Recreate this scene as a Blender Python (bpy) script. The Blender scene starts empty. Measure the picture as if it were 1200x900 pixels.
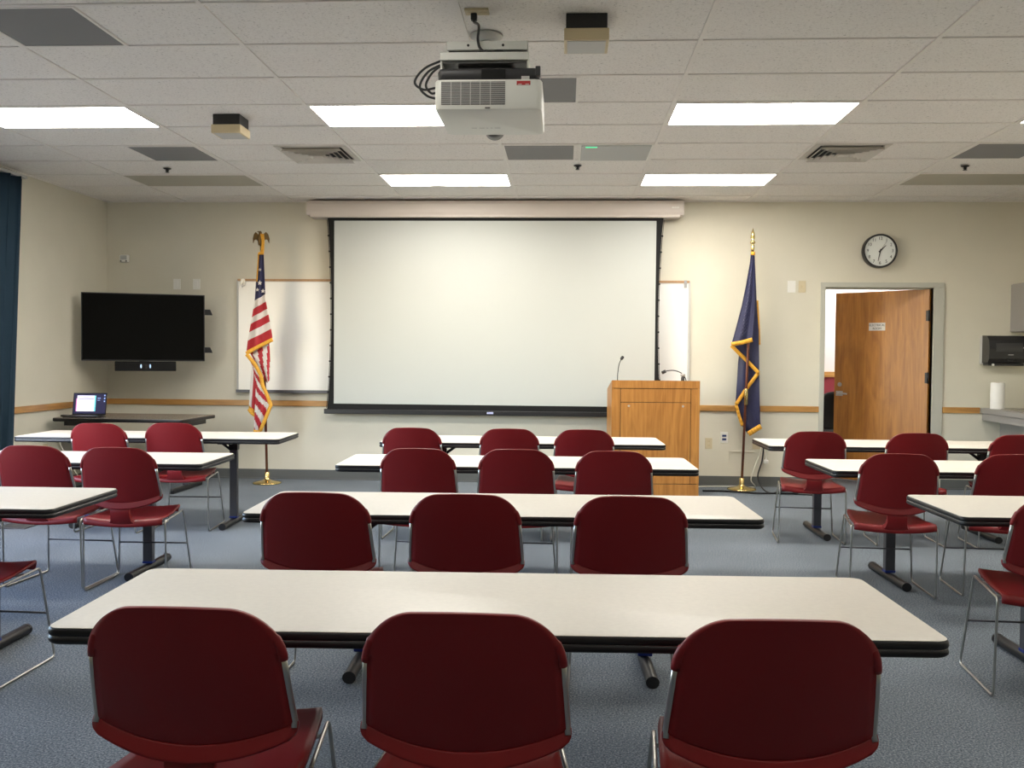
import bpy, bmesh, math, random
from mathutils import Vector, Matrix
random.seed(7)
SC = bpy.context.scene
COL = SC.collection
PI = math.pi

# ------------------------------------------------------------------ camera
F_PX, YAW, PIT, ROL = 1118.09, 0.05575, -0.03028, -0.0086
EYE = 1.385                      # lens height above the carpet


def cam_to_world(a, b, g):
    c, s = math.cos(ROL), math.sin(ROL)
    xr, zu = c*a + s*b, -s*a + c*b
    c, s = math.cos(PIT), math.sin(PIT)
    yd, z = c*g - s*zu, s*g + c*zu
    c, s = math.cos(YAW), math.sin(YAW)
    return Vector((c*xr - s*yd, s*xr + c*yd, z))


def at(u, v, Y):
    """world point seen at picture point (u, v) at the distance Y from the lens"""
    d = cam_to_world((u-600)/F_PX, (450-v)/F_PX, 1)
    d *= Y/d.y
    return Vector((d.x, Y, d.z + EYE))


cd = bpy.data.cameras.new('camera')
cam = bpy.data.objects.new('camera', cd)
COL.objects.link(cam)
cd.sensor_width = 36
cd.lens = F_PX*36/1200
cd.clip_start = 0.05
R, U, D = cam_to_world(1, 0, 0), cam_to_world(0, 1, 0), cam_to_world(0, 0, 1)
m = Matrix(((R.x, U.x, -D.x, 0), (R.y, U.y, -D.y, 0), (R.z, U.z, -D.z, EYE), (0, 0, 0, 1)))
cam.matrix_world = m
SC.camera = cam

# ------------------------------------------------------------------ materials


def new_mat(name):
    M = bpy.data.materials.new(name)
    M.use_nodes = True
    nt = M.node_tree
    return M, nt, nt.nodes['Principled BSDF']


def mat(name, col, rough=0.5, metal=0.0, spec=0.5, coat=0.0, var=0.0, vscale=20.0, bump=0.0, bscale=200.0):
    M, nt, b = new_mat(name)
    b.inputs['Base Color'].default_value = (*col, 1)
    b.inputs['Roughness'].default_value = rough
    b.inputs['Metallic'].default_value = metal
    b.inputs['Specular IOR Level'].default_value = spec
    b.inputs['Coat Weight'].default_value = coat
    tc = nt.nodes.new('ShaderNodeTexCoord')
    if var > 0:
        n = nt.nodes.new('ShaderNodeTexNoise')
        n.inputs['Scale'].default_value = vscale
        n.inputs['Detail'].default_value = 4
        nt.links.new(tc.outputs['Object'], n.inputs['Vector'])
        r = nt.nodes.new('ShaderNodeValToRGB')
        r.color_ramp.elements[0].position = 0.3
        r.color_ramp.elements[1].position = 0.7
        r.color_ramp.elements[0].color = (*[c*(1-var) for c in col], 1)
        r.color_ramp.elements[1].color = (*[min(1, c*(1+var)) for c in col], 1)
        nt.links.new(n.outputs['Fac'], r.inputs['Fac'])
        nt.links.new(r.outputs['Color'], b.inputs['Base Color'])
    if bump > 0:
        n = nt.nodes.new('ShaderNodeTexNoise')
        n.inputs['Scale'].default_value = bscale
        n.inputs['Detail'].default_value = 3
        nt.links.new(tc.outputs['Object'], n.inputs['Vector'])
        bp = nt.nodes.new('ShaderNodeBump')
        bp.inputs['Strength'].default_value = bump
        bp.inputs['Distance'].default_value = 0.002
        nt.links.new(n.outputs['Fac'], bp.inputs['Height'])
        nt.links.new(bp.outputs['Normal'], b.inputs['Normal'])
    return M


def emit(name, col, strength):
    M, nt, b = new_mat(name)
    b.inputs['Base Color'].default_value = (*[c*0.5 for c in col], 1)
    b.inputs['Emission Color'].default_value = (*col, 1)
    b.inputs['Emission Strength'].default_value = strength
    return M


def speckle(name, base, dark, light, s1, s2, rough=0.9, bump=0.3, big=0.0, p=(0.33, 0.5, 0.68)):
    M, nt, b = new_mat(name)
    tc = nt.nodes.new('ShaderNodeTexCoord')
    n = nt.nodes.new('ShaderNodeTexNoise')
    n.inputs['Scale'].default_value = s1
    n.inputs['Detail'].default_value = 6
    n.inputs['Roughness'].default_value = 0.75
    nt.links.new(tc.outputs['Object'], n.inputs['Vector'])
    r = nt.nodes.new('ShaderNodeValToRGB')
    e = r.color_ramp.elements
    e[0].position, e[0].color = p[0], (*dark, 1)
    e[1].position, e[1].color = p[2], (*light, 1)
    k = e.new(p[1]); k.color = (*base, 1)
    nt.links.new(n.outputs['Fac'], r.inputs['Fac'])
    out = r.outputs['Color']
    if big > 0:
        n2 = nt.nodes.new('ShaderNodeTexNoise')
        n2.inputs['Scale'].default_value = s2
        n2.inputs['Detail'].default_value = 3
        nt.links.new(tc.outputs['Object'], n2.inputs['Vector'])
        mr = nt.nodes.new('ShaderNodeMapRange')
        mr.inputs['From Min'].default_value = 0.3
        mr.inputs['From Max'].default_value = 0.7
        mr.inputs['To Min'].default_value = 1-big
        mr.inputs['To Max'].default_value = 1+big
        nt.links.new(n2.outputs['Fac'], mr.inputs['Value'])
        mx = nt.nodes.new('ShaderNodeVectorMath')
        mx.operation = 'SCALE'
        nt.links.new(out, mx.inputs[0])
        nt.links.new(mr.outputs['Result'], mx.inputs['Scale'])
        out = mx.outputs['Vector']
    nt.links.new(out, b.inputs['Base Color'])
    b.inputs['Roughness'].default_value = rough
    b.inputs['Specular IOR Level'].default_value = 0.15
    if bump > 0:
        bp = nt.nodes.new('ShaderNodeBump')
        bp.inputs['Strength'].default_value = bump
        bp.inputs['Distance'].default_value = 0.003
        nt.links.new(n.outputs['Fac'], bp.inputs['Height'])
        nt.links.new(bp.outputs['Normal'], b.inputs['Normal'])
    return M


def wood(name, c1, c2, axis='z', rough=0.4, fine=55, stretch=0.035, seed=0.0):
    M, nt, b = new_mat(name)
    tc = nt.nodes.new('ShaderNodeTexCoord')
    mp = nt.nodes.new('ShaderNodeMapping')
    sc = [1, 1, 1]
    sc['xyz'.index(axis)] = stretch
    mp.inputs['Scale'].default_value = sc
    mp.inputs['Location'].default_value = (seed, seed*1.3, seed*0.7)
    nt.links.new(tc.outputs['Object'], mp.inputs['Vector'])
    n = nt.nodes.new('ShaderNodeTexNoise')
    n.inputs['Scale'].default_value = fine
    n.inputs['Detail'].default_value = 5
    n.inputs['Roughness'].default_value = 0.6
    nt.links.new(mp.outputs['Vector'], n.inputs['Vector'])
    w = nt.nodes.new('ShaderNodeTexNoise')
    w.inputs['Scale'].default_value = 5.5
    w.inputs['Detail'].default_value = 3
    w.inputs['Distortion'].default_value = 1.8
    mp2 = nt.nodes.new('ShaderNodeMapping')
    sc2 = [1.6, 1.6, 1.6]
    sc2['xyz'.index(axis)] = 0.28
    mp2.inputs['Scale'].default_value = sc2
    mp2.inputs['Location'].default_value = (seed, seed, seed)
    nt.links.new(tc.outputs['Object'], mp2.inputs['Vector'])
    nt.links.new(mp2.outputs['Vector'], w.inputs['Vector'])
    mth = nt.nodes.new('ShaderNodeMath'); mth.operation = 'MULTIPLY'; mth.inputs[1].default_value = 0.55
    nt.links.new(w.outputs['Fac'], mth.inputs[0])
    ad = nt.nodes.new('ShaderNodeMath'); ad.operation = 'MULTIPLY_ADD'; ad.inputs[1].default_value = 0.45
    nt.links.new(n.outputs['Fac'], ad.inputs[0])
    nt.links.new(mth.outputs[0], ad.inputs[2])
    r = nt.nodes.new('ShaderNodeValToRGB')
    r.color_ramp.elements[0].position = 0.36
    r.color_ramp.elements[1].position = 0.62
    r.color_ramp.elements[0].color = (*c1, 1)
    r.color_ramp.elements[1].color = (*c2, 1)
    nt.links.new(ad.outputs[0], r.inputs['Fac'])
    nt.links.new(r.outputs['Color'], b.inputs['Base Color'])
    b.inputs['Roughness'].default_value = rough
    return M


WALL = mat('wall_paint', (0.655, 0.625, 0.52), 0.75, spec=0.25, var=0.02, vscale=3, bump=0.25, bscale=160)
CEIL = speckle('ceiling_tile', (0.80, 0.77, 0.735), (0.27, 0.26, 0.24), (0.85, 0.825, 0.79), 75, 2, 0.95, 0.2, p=(0.31, 0.42, 0.60))
GRID = mat('ceiling_grid_metal', (0.79, 0.76, 0.72), 0.5)
CARPET = speckle('blue_carpet', (0.133, 0.157, 0.184), (0.034, 0.043, 0.058), (0.35, 0.38, 0.40), 125, 1.6, 0.95, 0.3, big=0.10, p=(0.36, 0.5, 0.66))
BASEB = mat('grey_vinyl', (0.105, 0.11, 0.105), 0.5)
OAKRAIL = wood('oak_rail', (0.36, 0.17, 0.045), (0.52, 0.28, 0.085), 'x', 0.35)
OAKRAIL_Y = wood('oak_rail_along', (0.36, 0.17, 0.045), (0.52, 0.28, 0.085), 'y', 0.35)
OAK = wood('oak_veneer', (0.33, 0.130, 0.026), (0.51, 0.235, 0.056), 'z', 0.38)
OAKDOOR = wood('oak_door', (0.265, 0.097, 0.012), (0.43, 0.178, 0.026), 'z', 0.36, seed=3.1)
DARKGAP = mat('dark_gap', (0.05, 0.02, 0.008), 0.8)
LAM = mat('laminate_top', (0.68, 0.64, 0.565), 0.42, spec=0.4, var=0.03, vscale=60)
BLACKV = mat('black_vinyl_edge', (0.007, 0.007, 0.008), 0.42, spec=0.35)
DGREY = mat('dark_grey_steel', (0.075, 0.075, 0.085), 0.4, metal=0.3)
BLKMET = mat('black_steel', (0.010, 0.010, 0.011), 0.38, spec=0.4)
BLUEPL = mat('blue_collar', (0.01, 0.03, 0.22), 0.4)
RED = mat('burgundy_plastic', (0.185, 0.0075, 0.0095), 0.42, spec=0.35, bump=0.12, bscale=420)
CHROME = mat('satin_chrome', (0.50, 0.49, 0.46), 0.28, metal=1.0)
BLACK = mat('black_plastic', (0.012, 0.012, 0.013), 0.4)
BLACKM = mat('black_matte', (0.010, 0.010, 0.010), 0.7, spec=0.2)
SCREENB = mat('television_glass', (0.003, 0.003, 0.003), 0.12, spec=0.22)
SCREENW = mat('screen_fabric', (0.47, 0.49, 0.465), 0.7, spec=0.2)
CASE = mat('screen_case', (0.62, 0.56, 0.51), 0.45)
WBOARD = mat('whiteboard_enamel', (0.80, 0.80, 0.77), 0.25)
ALU = mat('aluminium', (0.36, 0.36, 0.36), 0.35, metal=0.8)
CORK = mat('cork_strip', (0.42, 0.25, 0.13), 0.8, var=0.2, vscale=80)
WHITEP = mat('white_plastic', (0.78, 0.77, 0.72), 0.4)
ALMOND = mat('almond_plastic', (0.60, 0.52, 0.34), 0.45)
CREAM = mat('cream_plastic', (0.62, 0.52, 0.33), 0.5)
PROJW = mat('projector_white', (0.66, 0.67, 0.62), 0.38)
PROJG = mat('projector_grille', (0.045, 0.045, 0.042), 0.5)
PROJD = mat('projector_dark', (0.03, 0.03, 0.032), 0.45)
GREYPANEL = mat('grey_panel', (0.205, 0.205, 0.21), 0.7)
LTPANEL = mat('pale_panel', (0.44, 0.45, 0.44), 0.6)
DLIGHT = emit('lamp_lens_lit', (1.0, 0.95, 0.87), 26.0)
FILL_LENS = emit('added_fill_lens', (1.0, 0.95, 0.87), 6.0)
OFFLENS = mat('lamp_lens_off', (0.42, 0.40, 0.33), 0.5)
GREENLED = emit('green_led', (0.1, 0.95, 0.45), 1.2)
VENTM = mat('vent_metal', (0.60, 0.57, 0.52), 0.5)
DARKVOID = mat('dark_void', (0.03, 0.03, 0.03), 0.9)
CURT = mat('blue_curtain', (0.026, 0.050, 0.075), 0.85, spec=0.15, bump=0.3, bscale=500)
BRASS = mat('brass', (0.72, 0.56, 0.24), 0.22, metal=1.0)
BRONZE = mat('dark_bronze', (0.17, 0.11, 0.045), 0.4, metal=0.8)
POLEW = mat('pole_wood', (0.13, 0.035, 0.014), 0.3, var=0.2, vscale=30)
FRED = mat('flag_red', (0.40, 0.012, 0.022), 0.65)
FWHITE = mat('flag_white', (0.66, 0.62, 0.58), 0.65)
FNAVY = mat('flag_navy', (0.018, 0.020, 0.075), 0.6)
FBLUE = mat('flag_blue', (0.019, 0.021, 0.068), 0.5, var=0.12, vscale=60)
FTHREAD = mat('flag_thread', (0.085, 0.09, 0.15), 0.6)
FGOLD = mat('gold_fringe', (0.72, 0.36, 0.03), 0.6, var=0.25, vscale=200)
FRAMEG = mat('door_frame_paint', (0.47, 0.47, 0.41), 0.5)
GREYCAB = mat('grey_cabinet', (0.30, 0.285, 0.27), 0.5)
PAPER = mat('white_paper', (0.85, 0.84, 0.81), 0.85)
SMOKE = mat('smoke_plastic', (0.022, 0.022, 0.023), 0.25)
MAROON = mat('maroon_wall', (0.30, 0.035, 0.055), 0.7)
WHITEWALL = mat('white_wall', (0.82, 0.81, 0.84), 0.8)
CLOCKF = mat('clock_face', (0.72, 0.75, 0.72), 0.3)
INK = mat('black_ink', (0.02, 0.02, 0.02), 0.6)
SILVER = mat('silver_plate', (0.45, 0.44, 0.43), 0.4, metal=0.5)
DKTOP = mat('dark_laminate', (0.21, 0.185, 0.16), 0.25)
REDLBL = mat('red_label', (0.42, 0.03, 0.03), 0.5)
GREYLT = mat('pale_grey', (0.50, 0.50, 0.48), 0.5)
TAGBLUE = mat('pale_blue_tag', (0.45, 0.48, 0.72), 0.5)
SCR_BG = emit('laptop_screen_dark', (0.03, 0.03, 0.09), 0.6)
SCR_W = emit('laptop_screen_window', (0.85, 0.83, 1.0), 1.1)
SCR_C = emit('laptop_screen_cyan', (0.2, 0.75, 0.8), 0.8)
SCR_M = emit('laptop_screen_pink', (0.8, 0.25, 0.6), 0.7)
SCR_I = emit('laptop_screen_icon', (0.4, 0.55, 1.0), 0.9)
LENSLED = emit('camera_led', (0.55, 0.75, 1.0), 0.9)
NAVYSLOT = mat('navy_socket', (0.02, 0.04, 0.16), 0.5)
WCORD = mat('white_cord', (0.68, 0.66, 0.58), 0.5)

# ------------------------------------------------------------------ mesh builder


class MB:
    def __init__(self):
        self.bm = bmesh.new()
        self.mats = []

    def mi(self, m_):
        if m_ is None:
            return 0
        if m_ not in self.mats:
            self.mats.append(m_)
        return self.mats.index(m_)

    def box(self, lo, hi, m_=None, bev=0.0, rot=None, seg=2, smooth=False):
        lo, hi = Vector(lo), Vector(hi)
        c, s = (lo+hi)/2, hi-lo
        t = bmesh.new()
        bmesh.ops.create_cube(t, size=1)
        for v in t.verts:
            v.co = Vector((v.co.x*s.x, v.co.y*s.y, v.co.z*s.z))
        if bev > 0:
            bmesh.ops.bevel(t, geom=list(t.edges), offset=bev, segments=seg, affect='EDGES', profile=0.5)
        M = Matrix.Translation(c)
        if rot is not None:
            M = M @ rot
        self.merge(t, M, m_, smooth)
        return self

    def merge(self, t, M, m_, smooth=False):
        k = self.mi(m_)
        mp = {}
        for v in t.verts:
            mp[v] = self.bm.verts.new(M @ v.co)
        for f in t.faces:
            try:
                g = self.bm.faces.new([mp[v] for v in f.verts])
                g.material_index = k
                g.smooth = smooth
            except ValueError:
                pass
        t.free()

    def poly(self, pts, m_=None, smooth=False):
        vs = [self.bm.verts.new(Vector(q)) for q in pts]
        f = self.bm.faces.new(vs)
        f.material_index = self.mi(m_)
        f.smooth = smooth
        return self

    def prism(self, pts, vec, m_=None, smooth=False):
        vec = Vector(vec)
        a = [self.bm.verts.new(Vector(q)) for q in pts]
        b = [self.bm.verts.new(Vector(q)+vec) for q in pts]
        k = self.mi(m_)
        fs = [self.bm.faces.new(a), self.bm.faces.new(b[::-1])]
        n = len(pts)
        for i in range(n):
            f = self.bm.faces.new([a[i], b[i], b[(i+1) % n], a[(i+1) % n]])
            f.smooth = smooth
            fs.append(f)
        for f in fs:
            f.material_index = k
        return self

    def tube(self, pts, r, m_=None, n=8, closed=False, smooth=True, taper=None):
        pts = [Vector(q) for q in pts]
        N = len(pts)
        k = self.mi(m_)
        rings = []
        prev = None
        for i, q in enumerate(pts):
            if closed:
                d = (pts[(i+1) % N]-pts[i-1])
            else:
                d = pts[min(i+1, N-1)]-pts[max(i-1, 0)]
            d.normalize()
            if prev is None:
                up = Vector((0, 0, 1)) if abs(d.z) < 0.9 else Vector((1, 0, 0))
                x = d.cross(up).normalized()
            else:
                x = (prev - d*prev.dot(d))
                x.normalize()
            prev = x
            y = d.cross(x)
            rr = r if taper is None else r*taper(i/(N-1))
            rings.append([self.bm.verts.new(q + (x*math.cos(a*2*PI/n)+y*math.sin(a*2*PI/n))*rr) for a in range(n)])
        cnt = N if closed else N-1
        for i in range(cnt):
            A, B = rings[i], rings[(i+1) % N]
            off = 0
            if closed and i == N-1:
                best = 1e9
                for o in range(n):
                    dd = sum((A[j].co-B[(j+o) % n].co).length for j in range(n))
                    if dd < best:
                        best, off = dd, o
            for j in range(n):
                f = self.bm.faces.new([A[j], A[(j+1) % n], B[(j+1+off) % n], B[(j+off) % n]])
                f.smooth = smooth
                f.material_index = k
        if not closed:
            for ring in (rings[0][::-1], rings[-1]):
                f = self.bm.faces.new(ring)
                f.material_index = k
        return self

    def lathe(self, prof, c, m_=None, n=24, axis='z', smooth=True, M=None):
        k = self.mi(m_)
        c = Vector(c)
        rings = []
        for r, h in prof:
            ring = []
            for a in range(n):
                t = 2*PI*a/n
                if axis == 'z':
                    p = Vector((r*math.cos(t), r*math.sin(t), h))
                elif axis == 'y':
                    p = Vector((r*math.cos(t), h, r*math.sin(t)))
                else:
                    p = Vector((h, r*math.cos(t), r*math.sin(t)))
                if M is not None:
                    p = M @ p
                ring.append(self.bm.verts.new(c+p))
            rings.append(ring)
        for A, B in zip(rings, rings[1:]):
            for j in range(n):
                f = self.bm.faces.new([A[j], A[(j+1) % n], B[(j+1) % n], B[j]])
                f.smooth = smooth
                f.material_index = k
        for ring in (rings[0][::-1], rings[-1]):
            f = self.bm.faces.new(ring)
            f.material_index = k
        return self

    def grid(self, fn, nu, nv, m_=None, smooth=True, matfn=None):
        k = self.mi(m_)
        V = [[self.bm.verts.new(Vector(fn(i/nu, j/nv))) for i in range(nu+1)] for j in range(nv+1)]
        for j in range(nv):
            for i in range(nu):
                f = self.bm.faces.new([V[j][i], V[j][i+1], V[j+1][i+1], V[j+1][i]])
                f.smooth = smooth
                f.material_index = self.mi(matfn((i+.5)/nu, (j+.5)/nv)) if matfn else k
        return self

    def build(self, name, m_=None, parent=None, loc=None, rot=None, recalc=True, sharp=None):
        me = bpy.data.meshes.new(name)
        if recalc:
            bmesh.ops.recalc_face_normals(self.bm, faces=list(self.bm.faces))
        self.bm.to_mesh(me)
        self.bm.free()
        for q in (self.mats or [m_]):
            me.materials.append(q)
        if sharp:
            me.set_sharp_from_angle(angle=sharp)
        o = bpy.data.objects.new(name, me)
        COL.objects.link(o)
        if parent is not None:
            o.parent = parent
        if loc is not None:
            o.location = loc
        if rot is not None:
            o.rotation_euler = rot
        return o


def fillet(pts, r, closed=False, n=5):
    pts = [Vector(q) for q in pts]
    N = len(pts)
    out = []
    for i in range(N):
        if not closed and i in (0, N-1):
            out.append(pts[i]); continue
        p, a, b = pts[i], pts[i-1], pts[(i+1) % N]
        da, db = (a-p), (b-p)
        rr = min(r, da.length*.45, db.length*.45)
        A, B = p+da.normalized()*rr, p+db.normalized()*rr
        for k in range(n+1):
            t = k/n
            out.append(A*(1-t)**2 + p*2*t*(1-t) + B*t*t)
    return out


def smooth_path(pts, n=8):
    """Catmull-Rom through pts"""
    P = [Vector(q) for q in pts]
    P = [P[0]*2-P[1]] + P + [P[-1]*2-P[-2]]
    out = []
    for i in range(1, len(P)-2):
        for k in range(n):
            t = k/n
            a, b, c, d = P[i-1], P[i], P[i+1], P[i+2]
            out.append(0.5*((2*b)+(c-a)*t+(2*a-5*b+4*c-d)*t*t+(3*b-a-3*c+d)*t**3))
    out.append(P[-2])
    return out


def tag(o, label, cat, group=None, kind=None):
    o['label'] = label
    o['category'] = cat
    if group:
        o['group'] = group
    if kind:
        o['kind'] = kind
    return o


def empty(name, loc=(0, 0, 0), rz=0.0):
    o = bpy.data.objects.new(name, None)
    COL.objects.link(o)
    o.empty_display_size = 0.1
    o.location = loc
    o.rotation_euler = (0, 0, rz)
    return o


def copy_tree(o, parent=None):
    c = o.copy()
    COL.objects.link(c)
    if parent is not None:
        c.parent = parent
    for ch in list(o.children):
        copy_tree(ch, c)
    return c


def text_obj(s, size, m_, parent, loc, rot, name='lettering', depth=0.0006, align='CENTER', spacing=1.0):
    cu = bpy.data.curves.new(name, 'FONT')
    cu.body = s
    cu.size = size
    cu.align_x = align
    cu.align_y = 'CENTER'
    cu.extrude = depth
    cu.space_character = spacing
    t = bpy.data.objects.new('tmp', cu)
    COL.objects.link(t)
    bpy.context.view_layer.update()
    dg = bpy.context.evaluated_depsgraph_get()
    me = bpy.data.meshes.new_from_object(t.evaluated_get(dg))
    bpy.data.objects.remove(t)
    bpy.data.curves.remove(cu)
    me.name = name
    me.materials.clear()
    me.materials.append(m_)
    o = bpy.data.objects.new(name, me)
    COL.objects.link(o)
    o.parent = parent
    o.location = loc
    o.rotation_euler = rot
    return o


def struct(name, b, label, cat, m_=None, **k):
    o = b.build(name, m_, **k)
    return tag(o, label, cat, kind='structure')


# ------------------------------------------------------------------ room shell
XL, XR, YB, YF, H = -5.084, 5.0, 10.34, -3.2, 3.039
struct('floor', MB().box((XL-.2, YF-.2, -.1), (XR+.2, 13.2, 0), CARPET), 'blue-grey speckled carpet floor of the classroom', 'floor')
# back wall with the doorway
DX0, DX1, DZ = 2.752, 3.875, 2.134
struct('wall_back', MB().box((XL-.2, YB, 0), (DX0, YB+.13, H+.1), WALL).box((DX1, YB, 0), (XR+.2, YB+.13, H+.1), WALL)
       .box((DX0, YB, DZ), (DX1, YB+.13, H+.1), WALL), 'cream painted wall behind the projection screen', 'wall')
WIN = [(3.2, 4.75), (5.2, 6.75)]
wl = MB()
ys = [YF-.2] + [q for w in WIN for q in w] + [YB+.13]
for i in range(0, len(ys), 2):
    wl.box((XL-.22, ys[i], 0), (XL, ys[i+1], H+.1), WALL)
for a, b in WIN:
    wl.box((XL-.22, a, 0), (XL, b, .9), WALL)
    wl.box((XL-.22, a, 2.55), (XL, b, H+.1), WALL)
struct('wall_left', wl, 'cream painted side wall on the left with the blue curtain', 'wall')
struct('wall_right', MB().box((XR, YF-.2, 0), (XR+.2, YB, H+.1), WALL), 'cream painted side wall on the right beyond the counter', 'wall')
struct('wall_rear', MB().box((XL, YF-.2, 0), (XR, YF, H+.1), WALL), 'cream painted wall at the rear of the classroom', 'wall')
for i, (a, b) in enumerate(WIN):
    w = MB()
    for q in (a, (a+b)/2-.02, b-.04):
        w.box((XL-.16, q, .9), (XL-.11, q+.04, 2.55))
    for q in (.9, 2.51):
        w.box((XL-.16, a, q), (XL-.11, b, q+.04))
    struct(f'window_{i+1}', w, ['aluminium window frame nearer the camera in the left wall', 'aluminium window frame nearer the curtain in the left wall'][i], 'window', ALU)

# ceiling: tiles above, metal grid just below
T = 0.6096
GX, GY = -0.5314, 5.0973
struct('ceiling', MB().box((XL-.2, YF-.2, H+.005), (XR+.2, 13.2, H+.1), CEIL), 'suspended ceiling of pale speckled acoustic tiles', 'ceiling')
g = MB()
k = -4
while GX+k*2*T < XR:
    x = GX+k*2*T
    if x > XL:
        g.box((x-.012, YF, H-.003), (x+.012, YB, H+.006))
    k += 1
r = -14
while GY+r*T < YB:
    y = GY+r*T
    if y > YF:
        g.box((XL, y-.010, H-.002), (XR, y+.010, H+.006))
    r += 1
g.box((XL, YB-.02, H-.004), (XR, YB, H+.006)).box((XL, YF, H-.004), (XL+.02, YB, H+.006)).box((XR-.02, YF, H-.004), (XR, YB, H+.006))
struct('trim_1', g, 'thin painted metal grid holding the ceiling tiles', 'ceiling grid', GRID)

bb = MB().box((XL, YB-.012, 0), (DX0-.07, YB, .105)).box((DX1+.09, YB-.012, 0), (XR, YB, .105))
bb.box((XL, YB-.026, 0), (DX0-.07, YB-.012, .012)).box((DX1+.09, YB-.026, 0), (XR, YB-.012, .012))
struct('baseboard_back', bb, 'dark grey vinyl baseboard along the screen wall', 'baseboard', BASEB)
struct('baseboard_left', MB().box((XL, YF, 0), (XL+.012, YB-.03, .105)), 'dark grey vinyl baseboard along the left wall', 'baseboard', BASEB)
RZ0, RZ1 = .803, .866
struct('trim_2', MB().box((XL+.02, YB-.02, RZ0), (DX0-.05, YB, RZ1), OAKRAIL, bev=.004)
       .box((DX1+.115, YB-.02, RZ0+.008), (4.375, YB, RZ1+.008), OAKRAIL, bev=.004), 'oak chair rail along the screen wall', 'chair rail')
struct('trim_3', MB().box((XL, YF, RZ0), (XL+.02, YB, RZ1), OAKRAIL_Y, bev=.004), 'oak chair rail along the left wall by the curtain', 'chair rail')

# room behind the door
struct('wall_beyond', MB().box((0.5, 12.9, 0), (5.2, 13.0, 3.1), WHITEWALL).box((0.5, 12.88, 0), (5.2, 12.9, 1.13), MAROON)
       .box((0.5, 12.86, 1.13), (5.2, 12.9, 1.20), OAKRAIL).box((0.5, YB+.13, 0), (0.6, 12.9, 3.1), WHITEWALL).box((5.1, YB+.13, 0), (5.2, 12.9, 3.1), WHITEWALL),
       'white wall over maroon wainscot in the room beyond the door', 'wall')

# ------------------------------------------------------------------ door
dr = empty('door_1', (DX1-.02, YB, 0))
tag(dr, 'oak door standing ajar in a grey frame with an electrical room sign', 'door', kind='structure')


def in_door(bld, name, m_, parent=dr, **k):
    return bld.build(name, m_, parent, **k)


ox = dr.location.x
fr = MB()
FO0, FO1, FOT = 2.703, 3.985, 2.186
for a, b in ((FO0, DX0), (DX1, FO1)):
    fr.box((a-ox, -.018, 0), (b-ox, .15, DZ), bev=.003)
fr.box((FO0-ox, -.018, DZ), (FO1-ox, .15, FOT), bev=.003)
fr.box((DX0-ox, .055, 0), (DX0+.016-ox, .10, DZ)).box((DX1-.006-ox, .10, 0), (DX1-ox, .13, DZ)).box((DX0-ox, .06, DZ-.016), (DX1-ox, .10, DZ))
in_door(fr, 'door_frame', FRAMEG)
LA = -math.radians(43)     # swung away from the classroom
leaf = MB().box((-1.06, 0, .012), (0, .044, 2.12), bev=.003).build('door_leaf', OAKDOOR, dr, loc=(-.014, .012, 0), rot=(0, 0, LA))
hm = []
for z in (.28, 1.18, 1.84):
    h = MB().box((-.03, -.012, z-.055), (.012, .004, z+.055), bev=.002).lathe([(.011, z-.058), (.011, z+.058)], (.004, -.012, 0), n=10)
    h.build('hinge', BLKMET, leaf)
hd = MB().box((-1.035, -.006, .955), (-.955, 0, 1.01), bev=.002)
hd.lathe([(.026, -.012), (.026, 0)], (-.995, 0, .985), axis='y', n=16)
hd.tube(fillet([(-.995, -.01, .985), (-.995, -.055, .985), (-.88, -.055, .982)], .02), .009)
hd.build('door_handle', SILVER, leaf)
MB().lathe([(.024, -.012), (.022, -.016), (.022, 0)], (-.99, 0, 1.085), axis='y', n=16).box((-.994, -.022, 1.075), (-.986, -.012, 1.095)).build('deadbolt', SILVER, leaf)
sg = MB().box((-.66, -.004, 1.69), (-.475, 0, 1.775), bev=.001).build('door_sign', SILVER, leaf)
text_obj('ELECTRICAL', .033, INK, leaf, (-.567, -.0048, 1.748), (PI/2, 0, 0))
text_obj('ROOM', .033, INK, leaf, (-.567, -.0048, 1.712), (PI/2, 0, 0))

# office chair seen through the gap
oc = empty('office_chair', (3.40, 12.25, 0))
tag(oc, 'black mesh chair back glimpsed through the open door gap', 'chair')
ocb = MB().grid(lambda a, b: ((a-.5)*(.50-.10*b*b), .08*(2*a-1)**2*-1+.04*math.sin(b*3), .46+b*(.50-.06*(2*a-1)**2)), 14, 12)
o = ocb.build('backrest', BLACKM, oc)
o.modifiers.new('s', 'SOLIDIFY').thickness = .03
MB().box((-.25, -.48, .40), (.25, -.02, .49), bev=.03).build('seat', BLACKM, oc)
MB().lathe([(.03, .08), (.03, .40)], (-.08, -.2, 0)).build('column', BLACKM, oc)
bs = MB()
for i in range(5):
    t = i*2*PI/5
    bs.tube([(-.08, -.2, .10), (-.08+.3*math.cos(t), -.2+.3*math.sin(t), .065)], .022)
    bs.lathe([(.028, -.012), (.028, .012)], (-.08+.3*math.cos(t), -.2+.3*math.sin(t), .028), axis='x', n=12)
bs.build('base', BLACKM, oc)

# ------------------------------------------------------------------ ceiling fixtures


def tile_xy(k, r, half=None):
    x0, x1 = GX+k*2*T, GX+(k+1)*2*T
    if half == 'l':
        x1 = x0+T
    if half == 'r':
        x0 = x0+T
    y0, y1 = GY+r*T, GY+(r+1)*T
    return x0+.014, x1-.014, y0+.012, y1-.012


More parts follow.
